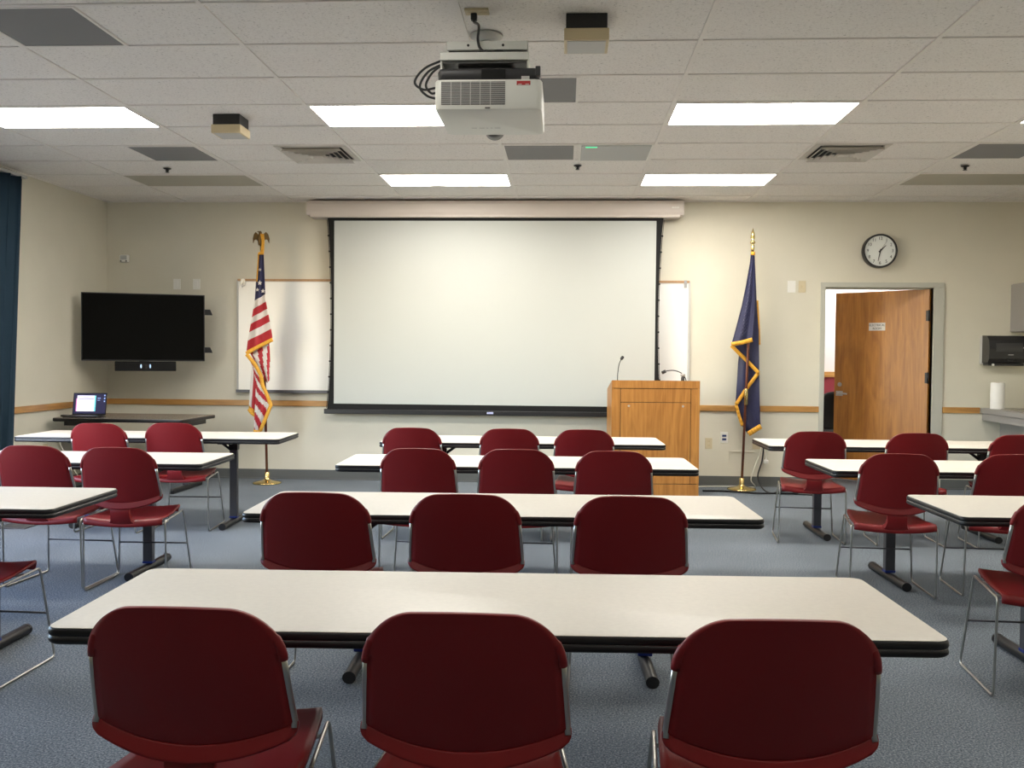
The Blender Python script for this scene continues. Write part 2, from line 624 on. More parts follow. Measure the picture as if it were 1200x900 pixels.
def troffer(k, r, lit, label, half=None, lens=None):
    x0, x1, y0, y1 = tile_xy(k, r, half)
    cx, cy = (x0+x1)/2, (y0+y1)/2
    e = empty('ceiling_light', (cx, cy, H))
    hx, hy = (x1-x0)/2, (y1-y0)/2
    tag(e, label, 'ceiling light', 'flat ceiling light panels')
    f = MB()
    w = .012
    for lo, hi in (((-hx, -hy), (hx, -hy+w)), ((-hx, hy-w), (hx, hy)), ((-hx, -hy+w), (-hx+w, hy-w)), ((hx-w, -hy+w), (hx, hy-w))):
        f.box((*lo, -.005), (*hi, .004))
    f.build('frame', GRID, e)
    MB().box((-hx+w, -hy+w, -.002), (hx-w, hy-w, .003)).build('diffuser', lens or (DLIGHT if lit else OFFLENS), e)
    return e


troffer(-3, 2, True, 'bright ceiling light panel at the far left edge, above the left tables')
troffer(-1, 2, True, 'bright ceiling light panel partly hidden behind the projector')
troffer(1, 2, True, 'larger bright ceiling light panel right of the projector')
troffer(3, 2, True, 'bright ceiling light panel cut by the right edge of the picture')
troffer(-1, 6, True, 'bright ceiling light panel near the screen, above its left half')
troffer(1, 6, True, 'bright ceiling light panel near the wall, above the screen right end')
troffer(-3, 6, False, 'unlit tan ceiling light panel near the left corner above the television')
troffer(3, 6, False, 'unlit tan ceiling light panel near the wall above the clock and door')


for k_ in (-3, -1, 1, 3):  # added unseen panels that brighten the near tables, floor and chair backs
    troffer(k_, -3, True, 'added unseen fill light panel over the nearest tables, above the picture edge', lens=FILL_LENS)
    troffer(k_, -7, True, 'added unseen fill light panel over the rear of the classroom', lens=FILL_LENS)


def flat_panel(k, r, half, m_, label, led=False):
    x0, x1, y0, y1 = tile_xy(k, r, half)
    e = empty('ceiling_panel', ((x0+x1)/2, (y0+y1)/2, H))
    hx, hy = (x1-x0)/2, (y1-y0)/2
    tag(e, label, 'ceiling panel', 'square grey ceiling panels')
    f = MB()
    w = .016
    for lo, hi in (((-hx, -hy), (hx, -hy+w)), ((-hx, hy-w), (hx, hy)), ((-hx, -hy+w), (-hx+w, hy-w)), ((hx-w, -hy+w), (hx, hy-w))):
        f.box((*lo, -.004), (*hi, .004))
    f.build('frame', WHITEP if led else GRID, e)
    MB().box((-hx+w, -hy+w, -.001 if not led else -.012), (hx-w, hy-w, .003), bev=0 if not led else .004).build('panel', m_, e)
    if led:
        MB().box((-hx+.05, -hy+.03, -.016), (-hx+.14, -hy+.05, -.012)).build('indicator_light', GREENLED, e)
    return e


flat_panel(-2, -1, 'l', GREYPANEL, 'largest dark grey ceiling panel, in the top left of the picture')
flat_panel(-3, 4, 'r', GREYPANEL, 'dark grey square ceiling panel near the left sprinkler')
flat_panel(0, 1, 'l', GREYPANEL, 'grey ceiling panel directly right of the projector body')
flat_panel(0, 4, 'l', GREYPANEL, 'dark grey ceiling panel left of the pale one with green light')
flat_panel(0, 4, 'r', LTPANEL, 'pale white-framed ceiling panel with a green indicator light', led=True)
flat_panel(3, 4, 'l', GREYPANEL, 'dark grey ceiling panel at the right edge above the right sprinkler')


def vent(k, r, half, label):
    x0, x1, y0, y1 = tile_xy(k, r, half)
    e = empty('ceiling_vent', ((x0+x1)/2, (y0+y1)/2, H))
    tag(e, label, 'air vent', 'square ceiling air vents')
    hs = (x1-x0)/2
    MB().box((-hs+.02, -hs+.02, .001), (hs-.02, hs-.02, .004)).build('backing', DARKVOID, e)  # dark sheet standing in for the shade inside the vent
    f = MB()
    w = .045
    for lo, hi in (((-hs, -hs), (hs, -hs+w)), ((-hs, hs-w), (hs, hs)), ((-hs, -hs+w), (-hs+w, hs-w)), ((hs-w, -hs+w), (hs, hs-w))):
        f.box((*lo, -.006), (*hi, .003))
    f.build('frame', VENTM, e)
    # nested sloping louvers, four sided
    l = MB()
    s = hs-w
    n = 5
    for i in range(n):
        o_ = s*(1-i/(n+.6))
        o_in = o_-s/(n+.6)*.55
        zo, zi = -.004, -.034
        co = [(-o_, -o_), (o_, -o_), (o_, o_), (-o_, o_)]
        ci = [(-o_in, -o_in), (o_in, -o_in), (o_in, o_in), (-o_in, o_in)]
        for q in range(4):
            a, b = co[q], co[(q+1) % 4]
            c, d = ci[(q+1) % 4], ci[q]
            # louver leans outward-down: lower edge is the outer one
            l.poly([(a[0], a[1], zi), (b[0], b[1], zi), (c[0], c[1], zo), (d[0], d[1], zo)])
    c_ = s/(n+.6)*.9
    l.box((-c_, -c_, -.034), (c_, c_, -.030))
    lo = l.build('louver', VENTM, e, recalc=False)
    lo.modifiers.new('s', 'SOLIDIFY').thickness = .002
    lo.location = (0, 0, .0)
    return e


vent(-2, 4, 'r', 'square louvered air vent in the ceiling above the screen left side')
vent(2, 4, 'l', 'square louvered air vent in the ceiling above the blue flag side')


def sprinkler(x, y, label):
    e = empty('fire_sprinkler', (x, y, H))
    tag(e, label, 'sprinkler', 'ceiling sprinkler heads')
    MB().lathe([(.036, -.004), (.030, -.010), (.016, -.012), (.016, -.002)], (0, 0, 0), n=16).build('escutcheon', BLKMET, e)
    b = MB().lathe([(.009, -.034), (.009, -.01)], (0, 0, 0), n=10)
    for s in (-1, 1):
        b.tube([(s*.01, 0, -.012), (s*.016, 0, -.022), (s*.004, 0, -.036)], .003, n=6)
    b.lathe([(.017, -.040), (.019, -.037), (.010, -.035)], (0, 0, 0), n=14)
    b.build('sprinkler_head', BLKMET, e)


sprinkler(-3.593, 8.448, 'small sprinkler head in the ceiling at the left above the television')
sprinkler(.088, 8.36, 'small sprinkler head in the ceiling above the screen')
sprinkler(3.397, 8.419, 'small sprinkler head in the ceiling above the clock at the right')


def mic_box(x, y, s, label):
    e = empty('ceiling_sensor', (x, y, H))
    tag(e, label, 'ceiling fixture', 'black and cream boxes under the ceiling')
    h = s/2
    MB().box((-h, -h, -.07), (h, h, .004), bev=.003).build('housing', BLACK, e)
    MB().box((-h-.009, -h-.009, -.128), (h+.009, h+.009, -.07), bev=.004).build('cover', CREAM, e)
    MB().box((-h+.006, -h+.006, -.131), (h-.006, h-.006, -.127), bev=.001).build('lens', GREYLT, e)


mic_box(-2.37, 6.65, .19, 'black and cream box under the ceiling left of the projector')
mic_box(.086, 4.78, .20, 'black and cream box under the ceiling right of the projector')

# outlet on the ceiling and tile mark
e = empty('ceiling_outlet', (-.443, 4.63, H))
tag(e, 'cream outlet plate on the ceiling above the projector', 'outlet')
MB().box((-.058, -.036, -.008), (.058, .036, .004), bev=.002).build('cover_plate', ALMOND, e)
for x in (-.03, .03):
    MB().lathe([(.017, -.010), (.017, -.007)], (x, 0, 0), n=14).build('socket', CREAM, e)
e = empty('ceiling_disc', (-1.268, 9.42, H))
tag(e, 'flat pale round disc on the ceiling just in front of the screen case', 'ceiling fixture')
MB().lathe([(.10, .004), (.10, -.004), (.085, -.008)], (0, 0, 0), n=28).build('cover', CEIL, e)
MB().lathe([(.105, .003), (.105, -.005), (.10, -.005), (.10, .003)], (0, 0, 0), n=28).build('rim', GRID, e)

# ------------------------------------------------------------------ projector
pj = empty('projector', (-.350, 4.44, 2.457))
tag(pj, 'white projector hanging from the ceiling on a white mount', 'projector')
b = MB()
# body: rounded box, rounded corners in plan
W2, D2 = .236, .245


def rr_pts(hx, hy, r, n=6):
    pts = []
    for cx, cy, a0 in ((hx-r, hy-r, 0), (-hx+r, hy-r, 90), (-hx+r, -hy+r, 180), (hx-r, -hy+r, 270)):
        for i in range(n+1):
            a = math.radians(a0+90*i/n)
            pts.append((cx+r*math.cos(a), cy+r*math.sin(a)))
    return pts


def rr_stack(bld, layers, m_, r):
    k = bld.mi(m_)
    rings = []
    for hx, hy, z in layers:
        rings.append([bld.bm.verts.new((x, y, z)) for x, y in rr_pts(hx, hy, r)])
    n = len(rings[0])
    for A, B in zip(rings, rings[1:]):
        for j in range(n):
            f = bld.bm.faces.new([A[j], A[(j+1) % n], B[(j+1) % n], B[j]])
            f.material_index = k
            f.smooth = True
    for ring in (rings[0][::-1], rings[-1]):
        f = bld.bm.faces.new(ring)
        f.material_index = k


rr_stack(b, [(W2-.012, D2-.012, 0), (W2-.003, D2-.003, .004), (W2, D2, .014), (W2, D2, .125), (W2-.004, D2-.004, .132)], PROJW, .03)
b.build('body', PROJW, pj, sharp=.6)
b = MB()
rr_stack(b, [(W2-.012, D2-.012, .130), (W2-.010, D2-.010, .170), (W2-.016, D2-.016, .184)], PROJD, .03)
b.box((-.03, -D2+.006, .136), (.075, -D2+.016, .178), BLACKM)
b.box((W2-.03, -D2+.01, .15), (W2-.008, -D2+.05, .192), PROJD, bev=.003)
b.build('top_deck', PROJD, pj)
b = MB().box((-W2+.03, -D2-.0015, .022), (.075, -D2+.006, .122), PROJG)
for i in range(15):
    z = .026+i*.0065
    b.box((-W2+.03, -D2-.003, z), (.075, -D2, z+.0022), GREYLT)
for x in (-W2+.072, -W2+.115, -W2+.157, -W2+.20, -W2+.245):
    b.box((x, -D2-.0034, .022), (x+.003, -D2, .122), GREYLT)
b.build('vent_grille', PROJG, pj)
b = MB().box((.125, -D2-.001, .106), (.185, -D2+.004, .124), REDLBL)
b.box((.130, -D2-.0014, .108), (.147, -D2, .111), WHITEP).box((.163, -D2-.0014, .108), (.178, -D2, .111), WHITEP)
b.build('warning_label', REDLBL, pj)
MB().box((.145, -D2+.004, .132), (.18, -D2+.012, .146)).build('sticker', GREYLT, pj)
b = MB()
for x, w in ((-.105, .026), (-.068, .026), (-.035, .010), (-.015, .010), (.004, .028)):
    b.box((x, .085, -.0006), (x+w, .099, .002))
b.build('lettering', GREYLT, pj)
MB().box((-.013, -D2-.0012, .006), (.010, -D2+.004, .011)).build('logo_mark', PROJG, pj)
MB().lathe([(.046, .235), (.050, .25), (.050, .33), (.044, .335), (.038, .32), (.02, .325)], (-.012, 0, .044), n=32, axis='y').build('lens', PROJD, pj)
# mount: front bar and tray, raised rear frame, pole and plate
PX0, PY0, PZ0 = pj.location
b = MB()
b.box((-.575-PX0, 4.29-PY0, 2.702-PZ0), (-.178-PX0, 4.312-PY0, 2.738-PZ0), PROJW, bev=.003)
for x in (-.575, -.186):
    b.box((x-PX0, 4.30-PY0, 2.65-PZ0), (x+.008-PX0, 4.70-PY0, 2.735-PZ0), PROJW)
b.box((-.56-PX0, 4.40-PY0, 2.782-PZ0), (-.188-PX0, 4.42-PY0, 2.822-PZ0), PROJW, bev=.002)
b.box((-.56-PX0, 4.41-PY0, 2.815-PZ0), (-.188-PX0, 4.80-PY0, 2.822-PZ0), PROJW)
b.box((-.50-PX0, 4.70-PY0, 2.80-PZ0), (-.35-PX0, 5.06-PY0, 2.822-PZ0), PROJW, bev=.003)
for x in (-.46, -.30):
    b.lathe([(.006, -.003), (.006, .004)], (x-PX0, 4.40-PY0, 2.802-PZ0), DARKVOID, n=8, axis='y')
b.build('mount', PROJW, pj)
b = MB().box((-.567-PX0, 4.312-PY0, 2.695-PZ0), (-.186-PX0, 4.70-PY0, 2.703-PZ0), ALU)
b.box((-.50-PX0, 4.36-PY0, 2.63-PZ0), (-.26-PX0, 4.62-PY0, 2.695-PZ0), PROJD)
b.build('mount_tray', ALU, pj)
MB().box((-.555-PX0, 4.44-PY0, 2.703-PZ0), (-.193-PX0, 4.66-PY0, 2.815-PZ0), PROJD).build('mount_gap_shade', PROJD, pj)  # dark box put in for the shaded gap between bar and upper plate
MB().lathe([(.033, 2.81-PZ0), (.033, H-.02-PZ0)], (-.425-PX0, 4.98-PY0, 0), n=20).build('mount_pole', PROJW, pj)
MB().lathe([(.045, H-.035-PZ0), (.082, H-.012-PZ0), (.085, H-PZ0)], (-.425-PX0, 4.98-PY0, 0), n=24).build('ceiling_plate', GREYLT, pj)
b = MB()
for pts in ([(523, 69), (498, 80), (486, 96), (496, 105), (511, 103)], [(524, 73), (502, 84), (492, 101), (500, 112), (512, 116)],
            [(518, 76), (506, 86), (499, 100), (505, 109), (511, 109)]):
    L = len(pts)
    w = [at(u, v, 4.44) - Vector(pj.location) for u, v in pts]
    b.tube(smooth_path(w, 7), .0055, n=8)
b.build('cable', BLACK, pj)
pc = [Vector((-.457, 4.63, H-.008)), Vector((-.457, 4.63, H-.05)), at(561, 30, 4.50), at(560, 46, 4.385), at(563, 57, 4.37), at(572, 62, 4.36), at(582, 60, 4.38), at(592, 61, 4.44)]
pl = Vector(pj.location)
MB().box(Vector((-.472, 4.615, H-.045))-pl, Vector((-.442, 4.645, H-.012))-pl, BLACK, bev=.004).tube(smooth_path([q-pl for q in pc], 7), .0065, BLACK).build('power_cord', BLACK, pj)

# ------------------------------------------------------------------ projection screen and whiteboard
ps = empty('projection_screen', (-.79, YB, 0))
tag(ps, 'large white projection screen with black borders pulled down from its case', 'projection screen')
SX = ps.location.x
cx0, cx1 = -2.79-SX, 1.225-SX
prof = [(-.03, 3.02), (-.19, 3.02), (-.205, 2.985), (-.205, 2.90), (-.195, 2.87), (-.03, 2.87)]
MB().prism([(cx0, y, z) for y, z in prof], (cx1-cx0, 0, 0)).build('case', CASE, ps)
MB().box((cx0+.04, -.20, 2.845), (cx1-.04, -.02, 2.87), bev=.004).build('case_lip', CASE, ps)
MB().box((cx0+.03, -.03, 2.88), (cx1-.03, 0, 3.0)).build('wall_bracket', BLKMET, ps)
b = MB()
for i, w in enumerate((.012, .010, .010, .010, .012)):
    b.box((cx1-.125+i*.015, -.2065, 2.940), (cx1-.125+i*.015+w*.95, -.204, 2.955))
b.build('lettering', WHITEP, ps)
YS = -.14
# fabric: black cloth with in-curved (tensioned) side edges, white area in front
zt, zb = 2.845, .775
xl, xr = -2.575-SX, 1.02-SX


def edge_in(t):          # 0 at the top, 1 at the bottom
    return .05*math.sin(PI*t)**.8*.9


NB = 24
pts = [(xl+edge_in(i/NB)*1.0, YS, zt+(zb-zt)*i/NB) for i in range(NB+1)] + [(xr-edge_in(1-i/NB), YS, zb+(zt-zb)*i/NB) for i in range(NB+1)]
MB().prism(pts, (0, .004, 0)).build('black_border', BLACKM, ps)
wl0, wr0 = -2.500-SX, .945-SX
MB().box((wl0, YS-.002, .845), (wr0, YS, 2.815)).build('white_surface', SCREENW, ps)
b = MB().box((xl-.03, YS-.02, .735), (xr+.03, YS+.024, .785), bev=.006)
b.build('bottom_bar', BLACK, ps)
for sgn, xe_ in ((1, xl), (-1, xr)):
    b = MB().tube([(xe_-sgn*.006+sgn*edge_in(i/12), YS+.002, zb+.02+(zt-zb-.04)*i/12) for i in range(13)], .003, n=6)
    for i in range(1, 12):
        xc = xe_-sgn*.004+sgn*edge_in(i/12)
        b.box((xc-.010, YS-.003, zb+.02+(zt-zb-.04)*i/12-.008), (xc+.010, YS+.006, zb+.02+(zt-zb-.04)*i/12+.008))
    b.build('tension_cord', BLACKM, ps)
tx = at(574.5, 485, YB+YS).x-SX
MB().box((tx-.035, YS-.0215, .752), (tx+.035, YS-.019, .772)).build('maker_tag', TAGBLUE, ps)

wb = empty('whiteboard', (-1.14, YB, 0))
tag(wb, 'white marker board on the wall, mostly hidden behind the projection screen', 'whiteboard')
WX = wb.location.x
a, c = -3.605-WX, 1.318-WX
MB().box((a, -.014, .965), (c, 0, 2.17)).build('writing_surface', WBOARD, wb)
b = MB().box((a-.008, -.020, .955), (a+.012, 0, 2.185)).box((c-.012, -.020, .955), (c+.008, 0, 2.185))
b.box((a, -.018, 2.165), (c, 0, 2.175))
b.build('frame', GREYLT, wb)
MB().box((a, -.022, 2.172), (c, 0, 2.196)).build('tack_rail', CORK, wb)
MB().box((a, -.07, .955), (c, 0, .968), bev=.003).box((a, -.074, .95), (c, -.066, .982), bev=.002).build('marker_tray', DGREY, wb)  # dark grey colour stands for the shadow on the tray
b = MB().box((a+.04, -.03, 2.12), (a+.085, -.02, 2.20)).box((c-.06, -.03, 2.12), (c-.03, -.02, 2.20)).tube([(a+.062, -.03, 2.15), (a+.062, -.05, 2.12), (a+.062, -.04, 2.10)], .004)
b.build('clip', ALU, wb)

# ------------------------------------------------------------------ television on an arm
A_, B_ = at(95, 384, 9.55), at(240, 384, 9.98)
mid = (A_+B_)/2
ang = math.atan2(B_.y-A_.y, B_.x-A_.x)
tvw = (Vector((B_.x, B_.y, 0))-Vector((A_.x, A_.y, 0))).length
tv = empty('television', (mid.x, mid.y, 0), ang)
tag(tv, 'black flat television angled out from the wall above the corner table', 'television')
z0, z1 = at(167, 423, mid.y).z, at(167, 344, mid.y).z
hw = tvw/2
MB().box((-hw, 0, z0), (hw, .035, z1), bev=.004).build('casing', BLACK, tv)
MB().box((-hw+.010, -.002, z0+.014), (hw-.010, .002, z1-.010)).build('screen', SCREENB, tv)
MB().box((-.35, .035, z0+.1), (.35, .07, z1-.15), bev=.015).build('rear_housing', BLACK, tv)
b = MB()
for zz in (z0+.12, z1-.18):
    b.box((-.2, .07, zz-.02), (.62, .085, zz+.02))
    b.prism([(.60, .07, zz-.03), (.685, .075, zz-.03), (.66, .075, zz+.03), (.60, .07, zz+.03)], (0, .05, 0))
wy = YB-mid.y
b.tube([(0, .08, (z0+z1)/2), (.30, .25, (z0+z1)/2), (.10, wy-.05-.02, (z0+z1)/2)], .025)
b.build('wall_arm', BLKMET, tv)
sb = empty('video_bar', (mid.x, mid.y, 0), ang)
tag(sb, 'black video conference bar with round lens mounted below the television', 'video camera')
MB().box((-.285, -.012, z0-.105), (.315, .055, z0-.004), bev=.006).build('bar_body', BLACKM, sb)
MB().lathe([(.035, -.016), (.038, -.010), (.038, 0)], (.015, 0, z0-.055), axis='y', n=24).lathe([(.018, -.019), (.022, -.015)], (.015, 0, z0-.055), axis='y', n=20).build('lens', SMOKE, sb)
b = MB()
for s in (-1, 1):
    b.prism([(.015+s*(.045+.008*math.cos(t)), -.0125, z0-.055+.022*math.sin(t)) for t in [q*2*PI/14 for q in range(14)]], (0, .004, 0))
b.build('indicator_light', LENSLED, sb)
MB().box((-.05, .02, z0-.02), (.05, .05, z0-.002)).build('bar_mount', BLKMET, sb)

# ------------------------------------------------------------------ curtain
cu = empty('curtain', (XL+.11, 7.6, 0))
tag(cu, 'dark blue pleated curtain hanging at the left wall', 'curtain')


def curt(a, b):
    ymax = .90-.26*(1-b)
    ymin = -.75
    y = ymin+(ymax-ymin)*a
    ph = a*2*PI*11+.35*math.sin(b*2.2+a*9)
    return (.055*math.sin(ph)+.014*math.sin(ph*2.1+b*3), y+.03*math.cos(ph), .03+b*2.93)


o = MB().grid(curt, 176, 16).build('fabric', CURT, cu)
o.modifiers.new('s', 'SOLIDIFY').thickness = .003
b = MB().box((-.02, -4.9, 2.965), (.02, .96, 2.99), GREYLT)
b.box((-.11, .88, 2.97), (0, .92, 2.985), GREYLT).box((-.11, -2.0, 2.97), (0, -1.96, 2.985), GREYLT)
b.build('track', GREYLT, cu)

# ------------------------------------------------------------------ small wall fixtures


def plate(name, x, z, w, h, m_, label, cat, extra=None, group=None, y=YB):
    e = empty(name, (x, y, z))
    tag(e, label, cat, group)
    MB().box((-w/2, -.007, -h/2), (w/2, 0, h/2), bev=.002).build('cover_plate', m_, e)
    if extra:
        extra(e)
    return e


def toggle(e):
    MB().box((-.016, -.009, -.034), (.016, -.006, .034), bev=.001).build('rocker', WHITEP, e)


def toggle_alm(e):
    MB().box((-.006, -.010, -.014), (.006, -.006, .014)).box((-.004, -.018, -.002), (.004, -.008, .009)).build('lever', CREAM, e)


def duplex(e):
    for z in (-.022, .022):
        b = MB().lathe([(.015, -.009), (.015, -.006)], (0, 0, z), CREAM, n=14, axis='y')
        b.box((-.007, -.0097, z-.004), (-.005, -.0085, z+.006), INK).box((.005, -.0097, z-.004), (.007, -.0085, z+.006), INK)
        b.build('socket', CREAM, e)


def navy2(e):
    for z in (-.02, .018):
        MB().box((-.022, -.010, z-.011), (.022, -.006, z+.011), bev=.001).build('socket', NAVYSLOT, e)


plate('wall_plate', -4.29, 2.136, .08, .115, WHITEP, 'white wall plate above the television, the left of two', 'wall plate', toggle, 'white plates above the television')
plate('wall_plate', -4.07, 2.136, .08, .115, WHITEP, 'white wall plate above the television, the right of two', 'wall plate', toggle, 'white plates above the television')
plate('light_switch', 2.395, 2.139, .085, .125, WHITEP, 'white switch plate on the wall between blue flag and door', 'switch', toggle)
plate('light_switch', 2.507, 2.139, .075, .125, ALMOND, 'almond switch plate on the wall beside the white one', 'switch', toggle_alm)
plate('wall_outlet', 1.547, .455, .075, .118, ALMOND, 'almond outlet low on the wall right of the lectern', 'outlet', duplex)
plate('data_outlet', 1.71, .521, .08, .118, WHITEP, 'white wall plate with two dark blue sockets left of the blue flag', 'outlet', navy2)
plate('wall_outlet', 2.064, .435, .105, .07, ALMOND, 'almond outlet low on the wall behind the blue flag stand', 'outlet')
e = empty('wall_outlet', (XL, 9.06, .42), PI/2)
tag(e, 'almond outlet low on the left wall beside the curtain', 'outlet')
MB().box((-.038, -.007, -.058), (.038, 0, .058), bev=.002).build('cover_plate', ALMOND, e)
duplex(e)
e = empty('motion_detector', (-4.872, YB, 2.42))
tag(e, 'small white motion detector on the wall above the television', 'detector')
MB().box((-.05, -.05, -.048), (.05, 0, .035), bev=.012).build('housing', WHITEP, e)
MB().box((-.036, -.055, -.02), (.036, -.045, .025), bev=.008).build('lens', GREYLT, e)
b = MB()
for s in (-1, 1):
    b.lathe([(.008, -.054), (.008, -.045)], (s*.03, 0, -.035), n=10, axis='y')
b.build('sensor_eye', PROJG, e)
b = MB()
p1, p2 = at(854, 529, YB), at(884, 529.5, YB)
b.box((p1.x, YB-.012, p1.z-.007), (p2.x, YB, p1.z+.007), bev=.002).box((p1.x, YB-.012, at(854, 540, YB).z), (p1.x+.014, YB, p1.z), bev=.002)
o = b.build('cable_raceway', WALL)
tag(o, 'thin painted cable channel low on the wall behind the blue flag', 'cable channel')

# clock
ck = empty('wall_clock', (3.29, YB, 2.514))
tag(ck, 'round black-rimmed wall clock above the door', 'clock')
b = MB().lathe([(.170, 0), (.178, -.02), (.178, -.085), (.172, -.095), (.162, -.095), (.158, -.080), (.158, -.07)], (0, 0, 0), axis='y', n=48)
b.build('rim', BLACK, ck, sharp=.7)
MB().lathe([(.159, -.070), (.159, -.078)], (0, 0, 0), axis='y', n=40, smooth=False).build('dial', CLOCKF, ck)
for h in range(1, 13):
    t = math.radians(90-30*h)
    text_obj(str(h), .046, INK, ck, (.128*math.cos(t), -.0795, .128*math.sin(t)), (PI/2, 0, 0), 'numeral')


def hand(deg, l, w, m_, y, name):
    t = math.radians(90-deg)
    d = Vector((math.cos(t), 0, math.sin(t)))
    n = Vector((-d.z, 0, d.x))
    b = MB()
    b.prism([Vector((0, y, 0))-d*.02+n*w, Vector((0, y, 0))+d*l+n*w*.4, Vector((0, y, 0))+d*l-n*w*.4, Vector((0, y, 0))-d*.02-n*w], (0, -.0015, 0))
    b.lathe([(.007, y), (.007, y-.002)], (0, 0, 0), axis='y', n=12)
    b.build(name, m_, ck)


hand(46, .080, .007, INK, -.080, 'hour_hand')
hand(192, .110, .0055, INK, -.083, 'minute_hand')
hand(32, .12, .0015, INK, -.086, 'second_hand')

# ------------------------------------------------------------------ right wall: cabinet, counter, dispenser
CX = 4.385
ct = empty('counter', (CX, 9.0, 0))
tag(ct, 'grey counter with dark top along the right wall beneath the cabinet', 'counter')
y0, y1 = -1.4, YB-9.0-.003
xe = XR-CX-.003
MB().box((0.0, y0, .815), (xe, y1, .870), GREYCAB, bev=.004).build('worktop', GREYCAB, ct)
MB().box((.10, y0+.05, .870), (xe, y1-.16, .873), DKTOP).build('sink_deck', DKTOP, ct)
MB().box((.02, y0, .74), (.045, y1, .815), GREYCAB).build('apron', GREYCAB, ct)
MB().box((.205, y0, 0), (.225, y1, .815), GREYCAB).build('rear_panel', GREYCAB, ct)
for yy in (.36, y0+.02):
    MB().box((.03, yy, 0), (.205, yy+.09, .74), GREYCAB, bev=.003).build('leg', GREYCAB, ct)
cb = empty('wall_cabinet', (4.67, 9.5, 0))
tag(cb, 'grey upper cabinet on the right wall above the towel dispenser', 'cabinet')
MB().box((.018, -1.6, 1.67), (XR-4.67, YB-9.5, 2.175), GREYCAB).build('carcass', GREYCAB, cb)
for i, (a, b_) in enumerate(((.42, .835), (0.0, .415), (-.42, -.005), (-.84, -.425))):
    dd = MB().box((0, a, 1.675), (.018, b_, 2.17), bev=.002).build('cabinet_door', GREYCAB, cb)
    MB().tube([(-.003, a+.05, 1.72), (-.03, a+.05, 1.72), (-.03, a+.05, 1.82), (-.003, a+.05, 1.82)], .004).build('handle', ALU, dd)

dp = empty('towel_dispenser', (4.565, YB, 1.33))
tag(dp, 'black and smoked plastic paper towel dispenser on the wall by the cabinet', 'towel dispenser')
MB().box((-.205, -.06, 0), (.205, 0, .30), bev=.01).build('back_shell', GREYLT, dp)
pr = [(-.06, .015), (-.20, .02), (-.225, .06), (-.235, .16), (-.22, .25), (-.17, .298), (-.06, .303)]
MB().prism([(-.20, y, z) for y, z in pr], (.40, 0, 0)).build('cover', SMOKE, dp)
b = MB().grid(lambda a, b: (-.135+.27*a, -.238-.004+.05*(2*b-1)**2*.9, .085+.17*b), 8, 10)
b.build('window', mat('smoke_window', (0.05, 0.05, 0.05), 0.25), dp)
MB().box((-.19, -.19, -.012), (.17, -.06, .016), bev=.004).build('towel_slot', BLACK, dp)
MB().box((-.02, -.236, .028), (.06, -.22, .058), bev=.01).build('latch', BLKMET, dp)
MB().lathe([(.012, -.215), (.012, -.2)], (-.15, 0, -.002), axis='y', n=12).build('lock', WHITEP, dp)
b = MB()
for x, w in ((-.01, .018), (.014, .006), (.024, .006), (.034, .008)):
    b.box((x, -.2405, .099), (x+w, -.232, .104))
b.build('lettering', GREYLT, dp)
MB().box((.125, -.236, .17), (.20, -.225, .18), bev=.002).build('trim_bar', GREYLT, dp)

pr_ = empty('paper_towel_roll', (4.475, 10.15, .870))
tag(pr_, 'white paper towel roll standing on the counter below the dispenser', 'paper towels')
MB().lathe([(.02, .001), (.066, .0), (.068, .003), (.068, .270), (.066, .273), (.022, .273), (.02, .25)], (0, 0, 0), n=40).build('roll', PAPER, pr_, sharp=.7)
MB().lathe([(.021, .0), (.021, .274), (.0185, .274), (.0185, .0)], (0, 0, 0), n=24).build('core', CORK, pr_)

# ------------------------------------------------------------------ lectern
LXc, LYf = .897, 9.5
lt = empty('lectern', (LXc, LYf, 0), math.radians(3.2))
tag(lt, 'oak veneer lectern standing in front of the screen right end', 'lectern')
hw, dp_ = .436, .46
b = MB()
side = [(0.012, 0), (dp_, 0), (dp_, 1.035), (dp_-.02, 1.035), (0.012, 1.145)]
for s in (-1, 1):
    x = s*hw
    b.prism([(x, y, z) for y, z in side], (-s*.02, 0, 0))
b.build('side_panel', OAK, lt)
zt_ = 1.145
MB().box((-hw+.02, .014, 0), (hw-.02, .03, 1.14)).build('backing', DARKGAP, lt)
g_ = .0030
MB().box((-hw, 0, 1.065+g_), (hw, .02, zt_), bev=.0015).build('top_rail', OAK, lt)
MB().box((-hw, 0, .118+g_), (-hw+.085, .02, 1.065-g_), bev=.0015).build('stile', OAK, lt)
MB().box((hw-.085, 0, .118+g_), (hw, .02, 1.065-g_), bev=.0015).build('stile', OAK, lt)
MB().box((-hw+.085+2*g_, .003, .928+g_), (hw-.085-2*g_, .02, 1.065-g_), bev=.0015).build('upper_panel', OAK, lt)
dpnl = MB().box((-hw+.085+2*g_, .003, .118+g_), (hw-.085-2*g_, .02, .928-g_), bev=.0015).build('access_panel', OAK, lt)
for x in (-hw+.17, hw-.165):
    MB().lathe([(.011, -.002), (.012, .004)], (x, 0, .892), axis='y', n=14).build('lock', SILVER, dpnl)
MB().box((-hw, 0, 0), (hw, .02, .118-g_), bev=.0015).build('base_rail', OAK, lt)
b = MB().prism([(-hw, .006, 1.138), (-hw, dp_, 1.028), (-hw, dp_, 1.045), (-hw, .006, 1.1455)], (2*hw, 0, 0))
b.build('desk_top', OAK, lt)
MB().box((-hw+.02, dp_-.03, .0), (hw-.02, dp_-.012, .70)).build('rear_panel', OAK, lt)


def lloc(u, v, Y):
    return lt.matrix_world.inverted() @ at(u, v, Y)


